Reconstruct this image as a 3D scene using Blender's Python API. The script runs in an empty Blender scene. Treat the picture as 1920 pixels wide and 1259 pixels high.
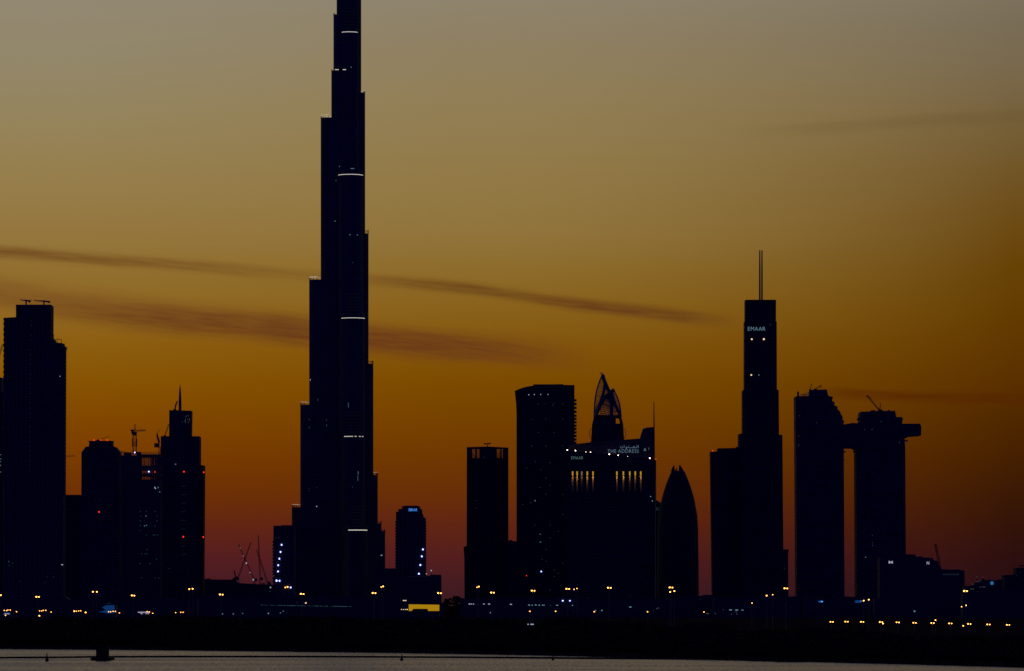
import bpy, bmesh, math, random
import numpy as np
from mathutils import Vector, Matrix
from mathutils.bvhtree import BVHTree

random.seed(7)
rng = np.random.default_rng(7)
S = bpy.context.scene
COL = S.collection

# ------------------------------------------------------------------ camera
F = 8823.0            # focal length in photo pixels (1920 wide)
HY = 1135.0           # photo row of the horizon
CH = 14.0             # camera height above the water
cd = bpy.data.cameras.new('camera')
cam = bpy.data.objects.new('camera', cd); COL.objects.link(cam)
cd.sensor_width = 36.0
cd.lens = F / 1920 * 36.0
cd.shift_y = (HY - 629.5) / 1920
cd.clip_start = 1.0; cd.clip_end = 120000.0
cam.location = (0, 0, CH); cam.rotation_euler = (math.pi / 2, 0, 0)
S.camera = cam
S.view_settings.view_transform = 'Standard'
S.view_settings.look = 'None'
S.view_settings.exposure = 0.0
S.view_settings.gamma = 1.0
S.cycles.use_denoising = False
S.cycles.max_bounces = 4
S.cycles.filter_width = 1.5

def lin(c):
    out = []
    for v in c:
        v = v / 255.0
        out.append(v / 12.92 if v <= 0.04045 else ((v + 0.055) / 1.055) ** 2.4)
    return tuple(out)

# ------------------------------------------------------------------ node helpers
class NT:
    def __init__(s, tree): s.t = tree; s.n = tree.nodes; s.l = tree.links
    def new(s, typ, **kw):
        n = s.n.new(typ)
        for k, v in kw.items(): setattr(n, k, v)
        return n
    def put(s, sock, v):
        if isinstance(v, bpy.types.NodeSocket): s.l.new(v, sock)
        else: sock.default_value = v
    def m(s, op, a, b=0.0, c=0.0, clamp=False):
        n = s.new('ShaderNodeMath', operation=op, use_clamp=clamp)
        s.put(n.inputs[0], a); s.put(n.inputs[1], b); s.put(n.inputs[2], c)
        return n.outputs[0]
    def rng(s, v, a, b, c=0.0, d=1.0, smooth=False):
        n = s.new('ShaderNodeMapRange', interpolation_type='SMOOTHSTEP' if smooth else 'LINEAR', clamp=True)
        for i, x in enumerate((v, a, b, c, d)): s.put(n.inputs[i], x)
        return n.outputs[0]
    def mix(s, f, a, b, blend='MIX'):
        n = s.new('ShaderNodeMix', data_type='RGBA', blend_type=blend)
        s.put(n.inputs[0], f)
        for k, v in ((6, a), (7, b)):
            s.put(n.inputs[k], v if isinstance(v, bpy.types.NodeSocket) else (*v[:3], 1.0))
        return n.outputs[2]
    def ramp(s, f, stops, interp='LINEAR'):
        n = s.new('ShaderNodeValToRGB'); r = n.color_ramp; r.interpolation = interp
        stops = sorted(stops, key=lambda q: q[0])
        while len(r.elements) < len(stops): r.elements.new(0.5)
        for e, (p, c) in zip(r.elements, stops):
            e.position = p; e.color = (*c[:3], 1.0) if len(c) >= 3 else (c[0],) * 3 + (1,)
        s.put(n.inputs[0], f)
        return n.outputs[0]
    def xyz(s, v):
        n = s.new('ShaderNodeSeparateXYZ'); s.put(n.inputs[0], v); return n.outputs
    def vec(s, x, y, z):
        n = s.new('ShaderNodeCombineXYZ')
        for i, q in enumerate((x, y, z)): s.put(n.inputs[i], q)
        return n.outputs[0]
    def noise(s, v, scale, detail=4.0, rough=0.5):
        n = s.new('ShaderNodeTexNoise'); s.put(n.inputs['Vector'], v)
        n.inputs['Scale'].default_value = scale; n.inputs['Detail'].default_value = detail
        n.inputs['Roughness'].default_value = rough
        return n.outputs['Fac']

# ------------------------------------------------------------------ sky (afterglow, no sun lamp: the sun has set)
def build_world():
    w = bpy.data.worlds.new('World'); S.world = w; w.use_nodes = True
    t = NT(w.node_tree); t.n.clear()
    tc = t.new('ShaderNodeTexCoord')
    x, y, z = t.xyz(tc.outputs['Generated'])
    yy = t.m('MAXIMUM', y, 0.05)
    u = t.m('DIVIDE', x, yy)                     # tan(azimuth) from the sunset direction
    v = t.m('DIVIDE', z, yy)                     # tan(elevation)
    row = t.m('SUBTRACT', HY, t.m('MULTIPLY', v, F))     # arc measure, 8823 per radian, downwards
    colm = t.m('ADD', 960.0, t.m('MULTIPLY', u, F))
    f = t.m('DIVIDE', row, 1160.0, clamp=True)
    def R(tab):
        return t.ramp(f, [(p / 1160.0, lin(c)) for p, c in tab])
    left = R([(0,(147,137,114)),(110,(147,135,106)),(220,(149,132,92)),(320,(150,127,78)),(420,(149,120,64)),(500,(146,112,48)),
              (580,(144,104,33)),(650,(140,93,14)),(720,(135,82,2)),(790,(129,70,0)),(860,(121,59,0)),(930,(110,48,5)),
              (985,(99,37,19)),(1045,(86,30,34)),(1090,(72,28,36)),(1135,(60,26,36))])
    mid = R([(0,(141,130,107)),(70,(143,128,99)),(180,(146,127,87)),(320,(146,122,72)),(440,(145,116,59)),(510,(141,107,42)),
             (580,(137,97,26)),(650,(131,85,11)),(720,(123,74,0)),(790,(117,65,0)),(860,(110,55,2)),(930,(104,46,8)),
             (985,(96,37,18)),(1045,(83,30,29)),(1090,(70,28,33)),(1135,(58,26,34))])
    right = R([(0,(119,107,87)),(110,(121,106,79)),(220,(118,96,58)),(320,(113,85,38)),(420,(108,74,18)),(500,(103,66,5)),
               (580,(99,60,1)),(650,(95,54,0)),(720,(89,47,0)),(790,(78,39,0)),(860,(68,31,1)),(930,(57,24,5)),
               (985,(50,19,9)),(1045,(44,15,14)),(1090,(40,14,18)),(1135,(34,13,20))])
    c = t.mix(t.rng(colm, 150, 860), left, mid)
    tr = t.m('POWER', t.rng(colm, 900, 1900, 0.0, 1.0), 1.65)
    c = t.mix(tr, c, right)
    # cloud streaks: centre line, half thickness and strength along the azimuth
    cn = t.m('DIVIDE', colm, 2000.0, clamp=True)
    def streak(line, up, dn, col, strength, sx=0.004, wob=7.0):
        lo = min(p[1] for p in line) - 10.0; hi = max(p[1] for p in line) + 10.0
        cen = t.m('ADD', t.m('MULTIPLY', t.ramp(cn, [(p[0] / 2000.0, ((p[1] - lo) / (hi - lo),)) for p in line]), hi - lo), lo)
        amp = t.ramp(cn, [(p[0] / 2000.0, (p[2],)) for p in line])
        slope = (line[-1][1] - line[0][1]) / (line[-1][0] - line[0][0])
        along = t.m('SUBTRACT', row, t.m('MULTIPLY', colm, slope))
        nv = t.vec(t.m('MULTIPLY', colm, sx), t.m('MULTIPLY', along, sx * 9), lo)
        n1 = t.m('SUBTRACT', t.noise(nv, 1.0, 5.0, 0.55), 0.5)
        nv2 = t.vec(t.m('MULTIPLY', colm, sx * 3), t.m('MULTIPLY', along, sx * 40), lo + 5)
        n2 = t.m('SUBTRACT', t.noise(nv2, 1.0, 3.0, 0.5), 0.5)
        d = t.m('ADD', t.m('SUBTRACT', row, cen), t.m('MULTIPLY', n1, wob * 3.0))
        dd = t.m('ADD', t.m('DIVIDE', t.m('MAXIMUM', d, 0.0), dn), t.m('DIVIDE', t.m('MAXIMUM', t.m('MULTIPLY', d, -1.0), 0.0), up))
        g = t.m('EXPONENT', t.m('MULTIPLY', t.m('POWER', dd, 2.8), -1.0))
        g = t.m('MULTIPLY', g, t.m('ADD', 1.0, t.m('MULTIPLY', n2, 1.3)))
        return t.m('MULTIPLY', t.m('MULTIPLY', g, amp), strength, clamp=True), col
    W = (0,)
    sks = [
        streak([(0,472,.75),(150,484,.75),(300,495,.6),(450,507,.42),(560,515,.3),(700,525,.4),(800,533,.75),(900,545,.85),(1000,558,.8),(1100,572,1.0),(1200,584,1.0),(1280,594,.9),(1350,601,.35),(1400,606,.0)],
               11.0, 12.0, lin((104,63,24)), 0.85, wob=5.0),
        streak([(0,556,.45),(120,578,.62),(300,598,.85),(460,612,1.0),(600,626,.95),(700,639,.95),(850,652,.9),(950,660,.75),(1040,668,.35),(1120,676,.0)],
               28.0, 24.0, lin((106,58,24)), 0.9, wob=8.0),
        streak([(0,540,.5),(120,562,.5),(300,582,.45),(500,604,.3),(640,612,.2),(700,622,.0)],
               26.0, 24.0, lin((125,80,34)), 0.6, sx=0.005, wob=9.0),
        streak([(1500,731,.0),(1600,738,.7),(1750,744,.8),(1920,746,.6),(2000,746,.5)],
               9.0, 12.0, lin((84,34,2)), 0.75, wob=4.0),
        streak([(1350,252,.0),(1500,240,.5),(1700,226,.8),(1920,214,.8),(2000,210,.7)],
               10.0, 14.0, lin((98,78,46)), 0.3, wob=6.0),
    ]
    for mask, col in sks:
        c = t.mix(mask, c, col)
    # upper sky above the afterglow, and the dark blue east behind the camera
    hi_ = t.ramp(t.m('DIVIDE', z, 1.0, clamp=True), [(0.12, lin((146,136,113))), (0.20, lin((136,128,123))), (0.4, lin((98,92,110))), (1.0, lin((34,36,62)))])
    c = t.mix(t.rng(z, 0.115, 0.16, smooth=True), c, hi_)
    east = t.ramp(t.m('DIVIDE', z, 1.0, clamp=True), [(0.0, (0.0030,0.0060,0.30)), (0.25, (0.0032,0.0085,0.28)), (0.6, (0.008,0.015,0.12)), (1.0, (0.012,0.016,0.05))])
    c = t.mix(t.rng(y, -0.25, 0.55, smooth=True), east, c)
    # a breath of physical twilight sky on top
    sk = t.new('ShaderNodeTexSky', sky_type='NISHITA', sun_disc=False)
    sk.sun_elevation = math.radians(-4.0); sk.sun_rotation = 0.0
    sc = t.mix(1.0, sk.outputs[0], (0.002, 0.002, 0.002), 'MULTIPLY')
    c = t.mix(1.0, c, sc, 'ADD')
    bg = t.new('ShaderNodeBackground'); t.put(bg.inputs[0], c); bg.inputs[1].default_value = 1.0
    o = t.new('ShaderNodeOutputWorld'); t.l.new(bg.outputs[0], o.inputs[0])
    w.cycles.sampling_method = 'MANUAL'; w.cycles.sample_map_resolution = 1024
build_world()

# ------------------------------------------------------------------ materials
MATS = {}
def pbr(name, col, rough=0.6, metal=0.0, spec=0.5):
    if name in MATS: return MATS[name]
    m = bpy.data.materials.new(name); m.use_nodes = True
    t = NT(m.node_tree); b = t.n['Principled BSDF']
    tc = t.new('ShaderNodeTexCoord')
    n = t.noise(tc.outputs['Object'], 0.35, 5.0, 0.6)
    c = t.mix(n, tuple(x * 0.7 for x in col), tuple(min(1, x * 1.3) for x in col))
    t.put(b.inputs['Base Color'], c)
    b.inputs['Roughness'].default_value = rough; b.inputs['Metallic'].default_value = metal
    b.inputs['Specular IOR Level'].default_value = spec
    MATS[name] = m; return m

def facade(name, frame, glass, floor=3.7, bay=3.0, slab=0.28, mull=0.2, rough=0.5, bump=True):
    """curtain wall: floor bands and mullions round dark glass, each pane a little different"""
    if name in MATS: return MATS[name]
    m = bpy.data.materials.new(name); m.use_nodes = True
    t = NT(m.node_tree); b = t.n['Principled BSDF']
    tc = t.new('ShaderNodeTexCoord'); x, y, z = t.xyz(tc.outputs['Object'])
    h = t.m('ADD', x, t.m('MULTIPLY', y, 0.73))
    fz = t.m('FRACT', t.m('DIVIDE', t.m('ADD', z, 1000.0), floor)); fx = t.m('FRACT', t.m('DIVIDE', t.m('ADD', h, 5000.0), bay))
    iz = t.m('FLOOR', t.m('DIVIDE', t.m('ADD', z, 1000.0), floor)); ix = t.m('FLOOR', t.m('DIVIDE', t.m('ADD', h, 5000.0), bay))
    wn = t.new('ShaderNodeTexWhiteNoise', noise_dimensions='2D'); t.put(wn.inputs['Vector'], t.vec(ix, iz, 0.0))
    fr = t.m('MAXIMUM', t.m('LESS_THAN', fz, slab), t.m('LESS_THAN', fx, mull))
    g = t.mix(wn.outputs['Value'], tuple(q * 0.5 for q in glass), tuple(q * 1.6 for q in glass))
    blot = t.noise(tc.outputs['Object'], 0.03, 3.0, 0.5)
    fc = t.mix(blot, tuple(q * 0.6 for q in frame), tuple(q * 1.4 for q in frame))
    t.put(b.inputs['Base Color'], t.mix(fr, g, fc))
    t.put(b.inputs['Roughness'], t.m('ADD', t.m('MULTIPLY', fr, 0.3), t.m('ADD', rough, t.m('MULTIPLY', wn.outputs['Value'], 0.1))))
    b.inputs['Specular IOR Level'].default_value = 0.03
    MATS[name] = m; return m

def glow(name, col, strength, sampled=False):
    if name in MATS: return MATS[name]
    m = bpy.data.materials.new(name); m.use_nodes = True
    t = NT(m.node_tree); t.n.clear()
    e = t.new('ShaderNodeEmission'); e.inputs[0].default_value = (*col, 1); e.inputs[1].default_value = strength
    o = t.new('ShaderNodeOutputMaterial'); t.l.new(e.outputs[0], o.inputs[0])
    m.cycles.emission_sampling = 'AUTO' if sampled else 'NONE'
    MATS[name] = m; return m

def dotted(name, col, strength, pitch):
    m = bpy.data.materials.new(name); m.use_nodes = True
    t = NT(m.node_tree); t.n.clear()
    tc = t.new('ShaderNodeTexCoord'); x, y, z = t.xyz(tc.outputs['Object'])
    on = t.m('LESS_THAN', t.m('FRACT', t.m('DIVIDE', t.m('ADD', x, 9000.0), pitch)), 0.45)
    ix = t.m('FLOOR', t.m('DIVIDE', t.m('ADD', x, 9000.0), pitch))
    wn = t.new('ShaderNodeTexWhiteNoise', noise_dimensions='1D'); t.put(wn.inputs['W'], ix)
    e = t.new('ShaderNodeEmission'); e.inputs[0].default_value = (*col, 1)
    t.put(e.inputs[1], t.m('MULTIPLY', t.m('MULTIPLY', on, wn.outputs['Value']), strength))
    o = t.new('ShaderNodeOutputMaterial'); t.l.new(e.outputs[0], o.inputs[0])
    m.cycles.emission_sampling = 'NONE'
    return m

M_GLASS = facade('dark_curtain_wall', (0.05,0.05,0.06), (0.014,0.016,0.022))
M_GLASS2 = facade('grey_curtain_wall', (0.06,0.06,0.078), (0.018,0.02,0.034), 3.5, 4.2, 0.35, 0.15)
M_BURJ = facade('steel_and_glass', (0.07,0.085,0.10), (0.02,0.03,0.04), 3.6, 1.5, 0.22, 0.22, 0.5)
M_RESI = facade('apartment_wall', (0.062,0.06,0.072), (0.014,0.015,0.022), 3.4, 5.0, 0.45, 0.4)
M_CONC = pbr('raw_concrete', (0.06,0.058,0.06), 0.85, spec=0.2)
M_DARK = pbr('dark_render', (0.04,0.04,0.045), 0.8, spec=0.2)
M_STONE = pbr('tan_stone', (0.16,0.13,0.09), 0.8, spec=0.2)
M_STEEL = pbr('painted_steel', (0.05,0.045,0.045), 0.5)
M_CRANE = pbr('crane_steel', (0.10,0.03,0.02), 0.6)
M_RUST = pbr('weathered_steel', (0.05,0.045,0.04), 0.8)
M_TAR = pbr('tarred_timber', (0.012,0.012,0.012), 0.9, spec=0.1)
M_WOOD = pbr('bark', (0.04,0.03,0.022), 0.9, spec=0.1)
M_LEAF = pbr('foliage', (0.016,0.02,0.010), 0.9, spec=0.1)
L_TEAL = glow('dim_teal_window', (0.10,0.26,0.32), 0.13)
L_TEALB = glow('teal_window', (0.25,0.55,0.65), 0.32)
L_WHITE = glow('white_window', (0.75,0.85,1.0), 0.48)
L_DIM = glow('faint_window', (0.10,0.15,0.30), 0.055)
L_WARM = glow('warm_white_lamp', (1.0,0.72,0.42), 1.3)
L_RED = glow('red_beacon', (1.0,0.035,0.012), 1.5)
L_FLOOD = glow('floodlight', (0.30,0.36,1.0), 4.5, True)
L_SODIUM = glow('sodium_lamp', (1.0,0.38,0.07), 7.5, True)
L_SODIUM2 = glow('small_sodium_lamp', (1.0,0.38,0.08), 4.5)
L_BAND = glow('facade_light_line', (1.0,0.93,0.80), 0.6, True)
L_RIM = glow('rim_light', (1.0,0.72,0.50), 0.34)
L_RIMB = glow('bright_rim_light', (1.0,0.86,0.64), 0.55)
L_SIGN = glow('blue_white_sign', (0.20,0.38,0.50), 0.72)
L_SIGNB = glow('blue_sign', (0.06,0.24,0.75), 1.1)
L_SIGND = glow('dim_sign', (0.12,0.18,0.22), 0.36)
L_SIGNV = glow('pale_violet_sign', (0.62,0.56,0.75), 0.62)
L_YELLOW = glow('yellow_slit_window', (0.62,0.33,0.012), 0.75, True)
L_PALEY = glow('pale_slit_window', (0.40,0.26,0.12), 0.45, True)
L_DEPOT = glow('yellow_backlit_panel', (0.50,0.27,0.006), 0.76)
L_BLUEP = glow('blue_backlit_panel', (0.008,0.075,0.30), 0.42)

# ------------------------------------------------------------------ geometry helpers
GZ = 1.2
def P(px, py, Y): return Vector(((px - 960) * Y / F, Y, CH + (HY - py) * Y / F))
def mpp(Y): return Y / F

class MB:
    def __init__(s): s.v = []; s.f = []
    def add(s, vs, fs):
        o = len(s.v); s.v += [Vector(q) for q in vs]; s.f += [tuple(i + o for i in q) for q in fs]
        return s
    def prism(s, front, back, caps=True, bottom=True):
        n = len(front)
        fs = [(i, (i + 1) % n, n + (i + 1) % n, n + i) for i in range(n)]
        if caps: fs += [tuple(range(n - 1, -1, -1)), tuple(range(n, 2 * n))]
        return s.add(list(front) + list(back), fs)
    def outline(s, pts, Y, depth):
        """polygon whose front face sits at distance Y, extruded straight back"""
        fr = [P(a, b, Y) for a, b in pts]
        return s.prism(fr, [q + Vector((0, depth, 0)) for q in fr])
    def box(s, x0, y0, x1, y1, Y, depth):
        a = P(x0, y0, Y); b = P(x1, y1, Y)
        return s.wbox(a.x, b.x, Y, Y + depth, b.z, a.z)
    def tower(s, x0, y0, x1, Y, depth, x0b=None, x1b=None, yb=None):
        """box from the ground up; optional foot columns for slightly battered sides"""
        zb = GZ - 0.4
        if yb is None: yb = HY + (CH - zb) * F / Y
        return s.outline([(x0, y0), (x1, y0), (x1 if x1b is None else x1b, yb), (x0 if x0b is None else x0b, yb)], Y, depth)
    def wbox(s, xa, xb, ya, yb, za, zb):
        vs = [(xa,ya,za),(xb,ya,za),(xb,yb,za),(xa,yb,za),(xa,ya,zb),(xb,ya,zb),(xb,yb,zb),(xa,yb,zb)]
        return s.add(vs, [(0,3,2,1),(4,5,6,7),(0,1,5,4),(1,2,6,5),(2,3,7,6),(3,0,4,7)])
    def tube(s, p, q, r, r2=None, n=5):
        p = Vector(p); q = Vector(q); r2 = r if r2 is None else r2
        d = (q - p); 
        if d.length < 1e-6: return s
        d.normalize(); a = d.orthogonal().normalized(); b = d.cross(a)
        A = [p + (a * math.cos(k * 2 * math.pi / n) + b * math.sin(k * 2 * math.pi / n)) * r for k in range(n)]
        B = [q + (a * math.cos(k * 2 * math.pi / n) + b * math.sin(k * 2 * math.pi / n)) * r2 for k in range(n)]
        return s.prism(A, B)
    def path(s, pts, r, n=5, r2=None):
        m = len(pts) - 1
        for i in range(m):
            ra = r if r2 is None else r + (r2 - r) * i / m
            rb = r if r2 is None else r + (r2 - r) * (i + 1) / m
            s.tube(pts[i], pts[i + 1], ra, rb, n)
        return s
    def revolve(s, prof, c, n=24, sy=1.0, capb=True):
        """prof: (z, radius) from the bottom up round (c.x, c.y)"""
        o = len(s.v)
        for z, r in prof:
            for k in range(n):
                a = 2 * math.pi * k / n
                s.v.append(Vector((c[0] + r * math.cos(a), c[1] + r * math.sin(a) * sy, z)))
        for i in range(len(prof) - 1):
            for k in range(n):
                s.f.append((o + i * n + k, o + i * n + (k + 1) % n, o + (i + 1) * n + (k + 1) % n, o + (i + 1) * n + k))
        s.f.append(tuple(o + (len(prof) - 1) * n + k for k in range(n)))
        if capb: s.f.append(tuple(o + k for k in range(n - 1, -1, -1)))
        return s
    def lattice(s, p, q, w, r=0.18, bays=None, w2=None):
        """square lattice boom: four chords with zigzag bracing"""
        p = Vector(p); q = Vector(q); w2 = w if w2 is None else w2
        d = q - p; L = d.length; d.normalize()
        a = d.cross(Vector((0, 1, 0)));
        if a.length < 0.05: a = d.cross(Vector((1, 0, 0)))
        a.normalize(); b = d.cross(a)
        bays = bays or max(3, int(L / max(w, 0.5) / 1.3))
        def ring(t):
            ww = (w + (w2 - w) * t) / 2; c = p + d * L * t
            return [c + a * ww + b * ww, c - a * ww + b * ww, c - a * ww - b * ww, c + a * ww - b * ww]
        R0, R1 = ring(0), ring(1)
        for k in range(4): s.tube(R0[k], R1[k], r, n=4)
        for i in range(bays):
            A, B = ring(i / bays), ring((i + 1) / bays)
            for k in range(4):
                s.tube(A[k], B[(k + 1) % 4] if i % 2 else B[k] * 0 + B[(k + 1) % 4], r * 0.6, n=3)
        return s
    def obj(s, name, mat, root=None, parent=None, smooth=False):
        off = root['_o'] if root is not None else (0, 0, 0)
        off = Vector(off)
        me = bpy.data.meshes.new(name)
        me.from_pydata([tuple(q - off) for q in s.v], [], s.f)
        bm = bmesh.new(); bm.from_mesh(me); bmesh.ops.recalc_face_normals(bm, faces=bm.faces); bm.to_mesh(me); bm.free()
        me.materials.append(mat)
        if smooth:
            for p in me.polygons: p.use_smooth = True
        o = bpy.data.objects.new(name, me); COL.objects.link(o)
        if root is not None: o.parent = parent or root
        if root is not None: SURF.setdefault(root.name, []).append(s)
        return o
SURF = {}

def tag(o, label=None, cat=None, group=None, kind=None):
    if label: o['label'] = label
    if cat: o['category'] = cat
    if group: o['group'] = group
    if kind: o['kind'] = kind
    return o
def thing(name, label, cat, px, Y, group=None, z=GZ):
    o = bpy.data.objects.new(name, None); COL.objects.link(o)
    o.location = (P(px, HY, Y).x, Y, z); o['_o'] = tuple(o.location)
    o.empty_display_size = 2.0
    return tag(o, label, cat, group)

_unit = {}
def small(name, mat, root, px, py, w, h, Y=None, depth=0.5, shape='box', parent=None, inset=0.12):
    """a lamp or lit window w x h photo-pixels big, seated on the building's surface where the sight line meets it"""
    key = (name, mat.name, shape)
    if key not in _unit:
        b = MB()
        if shape == 'box': b.wbox(-.5, .5, -.5, .5, -.5, .5)
        else: b.revolve([(-.5,.18),(-.42,.33),(-.25,.45),(0,.5),(.25,.45),(.42,.33),(.5,.18)], (0,0), 10)
        me = bpy.data.meshes.new(name); me.from_pydata([tuple(q) for q in b.v], [], b.f); me.materials.append(mat)
        if shape != 'box':
            for p in me.polygons: p.use_smooth = True
        _unit[key] = bpy.data.objects.new(name, me); o = _unit[key]
    else:
        o = _unit[key].copy()
    COL.objects.link(o); o.name = name
    if Y is None:
        r = root.name
        tr = TREES.get(r)
        if tr is None or tr[1] != len(SURF.get(r, [])):
            vs, fs = [], []
            for mbx in SURF.get(r, []):
                k = len(vs); vs += mbx.v; fs += [tuple(i + k for i in q) for q in mbx.f]
            tr = TREES[r] = (BVHTree.FromPolygons(vs, fs), len(SURF.get(r, [])))
        c0 = Vector((0, 0, CH)); d = (P(px, py, 1000.0) - c0).normalized()
        hit = tr[0].ray_cast(c0, d)
        pt = hit[0] if hit[0] is not None else P(px, py, root['_o'][1])
    else:
        pt = P(px, py, Y)
    k = mpp(pt.y)
    if name in ('aviation_light', 'floodlight', 'work_light'): w *= .8; h *= .8
    dp = depth if shape == 'box' else max(w, h) * k
    pt = pt + Vector((0, -dp * 0.5 + inset, 0))
    o.parent = parent or root; o.location = pt - Vector(root['_o']); o.scale = (w * k, dp, h * k)
    return o
TREES = {}

def lettering(root, text, px0, py0, px1, py1, mat, Y, name='sign_lettering', bold=0.0, parent=None):
    cu = bpy.data.curves.new('t', 'FONT'); cu.body = text; cu.size = 1.0; cu.extrude = 0.0; cu.offset = bold - 0.018; cu.space_character = 1.12
    ob = bpy.data.objects.new('t', cu); COL.objects.link(ob)
    dg = bpy.context.evaluated_depsgraph_get()
    me = bpy.data.meshes.new_from_object(ob.evaluated_get(dg))
    bpy.data.objects.remove(ob); bpy.data.curves.remove(cu)
    n = len(me.vertices); co = np.empty(n * 3); me.vertices.foreach_get('co', co); co = co.reshape(n, 3)
    lo, hi = co.min(0), co.max(0)
    A, B = P(px0, py0, Y), P(px1, py1, Y)
    bm = bmesh.new(); bm.from_mesh(me)
    r = bmesh.ops.extrude_face_region(bm, geom=bm.faces[:])
    up = [v for v in r['geom'] if isinstance(v, bmesh.types.BMVert)]
    for v in bm.verts: v.co.z = 0.0
    for v in up: v.co.z = 1.0
    O = Vector(root['_o'])
    for v in bm.verts:
        x = A.x + (v.co.x - lo[0]) / (hi[0] - lo[0]) * (B.x - A.x)
        z = B.z + (v.co.y - lo[1]) / (hi[1] - lo[1]) * (A.z - B.z)
        v.co = Vector((x, Y - 0.05 - 0.35 * v.co.z, z)) - O
    bmesh.ops.recalc_face_normals(bm, faces=bm.faces)
    bm.to_mesh(me); bm.free()
    me.name = name; me.materials.clear(); me.materials.append(mat)
    o = bpy.data.objects.new(name, me); COL.objects.link(o); o.parent = parent or root
    return o

def windows(root, pts, mat, w=1.5, h=1.5, name='lit_window', depth=0.4):
    for a in pts:
        small(name, mat, root, a[0], a[1], a[2] if len(a) > 2 else w, a[3] if len(a) > 3 else h, depth=depth)
def beacons(root, pts, s=3.0):
    for a in pts: small('aviation_light', L_RED, root, a[0], a[1], s, s, shape='ball', inset=0.4)

# ================================================================== SETTING
SHORE = [(-900,1209),(-400,1213),(-150,1215.5),(0,1217),(200,1218.2),(400,1220.2),(560,1222),(700,1223.6),(900,1226.8),(1000,1228.8),(1100,1231),(1200,1233.4),(1300,1236.2),(1400,1239.0),(1450,1240.2),(1470,1241.4),(1500,1241.6),(1530,1241.2),(1620,1243.7),(1640,1244.4),(1660,1244.6),(1800,1248.2),(1920,1251.6),(2100,1257),(2600,1275),(3600,1330)]
SX = [a for a, b in SHORE]; SYD = [CH * F / (b - HY) for a, b in SHORE]
def shoreY(px): return float(np.interp(px, SX, SYD))

def water():
    b = MB(); N = 40000.0
    b.add([(-N,-6000,0),(N,-6000,0),(N,9000,0),(-N,9000,0)], [(0,1,2,3)])
    m = bpy.data.materials.new('creek_water'); m.use_nodes = True
    t = NT(m.node_tree); B = t.n['Principled BSDF']
    g = t.new('ShaderNodeNewGeometry'); x, y, z = t.xyz(g.outputs['Position'])
    B.inputs['Base Color'].default_value = (0.012,0.013,0.014,1)
    B.inputs['IOR'].default_value = 1.33
    # sheltered water beyond the boom, ruffled water on this side; wind lanes and fine ripples over both
    lane = t.noise(t.vec(t.m('MULTIPLY', x, 0.006), t.m('MULTIPLY', y, 0.026), 0.0), 1.0, 3.0, 0.6)
    grain = t.noise(t.vec(t.m('MULTIPLY', x, 1.3), t.m('MULTIPLY', y, 0.055), 4.0), 1.0, 3.0, 0.7)
    calm = t.rng(y, 1215.0, 1262.0, 1.0, 0.0, smooth=True)
    ro = t.m('ADD', t.m('MULTIPLY', calm, 0.02), t.m('ADD', t.rng(lane, 0.35, 0.65, 0.0, 0.15), t.rng(grain, 0.3, 0.7, 0.08, 0.30)))
    t.put(B.inputs['Roughness'], ro)
    rip = t.noise(t.vec(t.m('MULTIPLY', x, 2.2), t.m('MULTIPLY', y, 0.35), 3.0), 1.0, 3.0, 0.6)
    rip2 = t.noise(t.vec(t.m('MULTIPLY', x, 0.7), t.m('MULTIPLY', y, 0.05), 7.0), 1.0, 4.0, 0.65)
    bp = t.new('ShaderNodeBump'); bp.inputs['Strength'].default_value = 0.6; bp.inputs['Distance'].default_value = 0.3
    t.put(bp.inputs['Height'], t.m('ADD', rip, t.m('MULTIPLY', rip2, 1.6))); t.l.new(bp.outputs[0], B.inputs['Normal'])
    o = b.obj('water', m); tag(o, kind='structure')
water()

def land():
    b = MB()
    xs = np.arange(-900, 3601, 8.0)
    front = []
    for px in xs:
        Y = shoreY(px) + 2.2 * math.sin(px * 0.11) * math.sin(px * 0.037 + 1) + random.uniform(-0.8, 0.8)
        front.append(Vector(((px - 960) * Y / F, Y, -0.6)))
    top = [q + Vector((0, 1.5, 1.6)) for q in front]
    flat = [q + Vector((0, 7.0, 0.2)) for q in top]
    far = []
    for q in front:
        far.append(Vector((q.x * 90000.0 / q.y, 90000.0, GZ)))
    n = len(xs); vs = front + top + flat + far
    fs = []
    for r in range(3):
        for i in range(n - 1): fs.append((r * n + i, r * n + i + 1, (r + 1) * n + i + 1, (r + 1) * n + i))
    b.add(vs, fs)
    m = bpy.data.materials.new('dark_soil'); m.use_nodes = True
    t = NT(m.node_tree); B = t.n['Principled BSDF']
    g = t.new('ShaderNodeNewGeometry')
    c = t.ramp(t.noise(g.outputs['Position'], 0.02, 6.0, 0.6), [(0.3, (0.012,0.011,0.009)), (0.7, (0.035,0.030,0.024))])
    t.put(B.inputs['Base Color'], c); B.inputs['Roughness'].default_value = 1.0; B.inputs['Specular IOR Level'].default_value = 0.0
    o = b.obj('ground', m); tag(o, kind='structure')
land()

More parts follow.
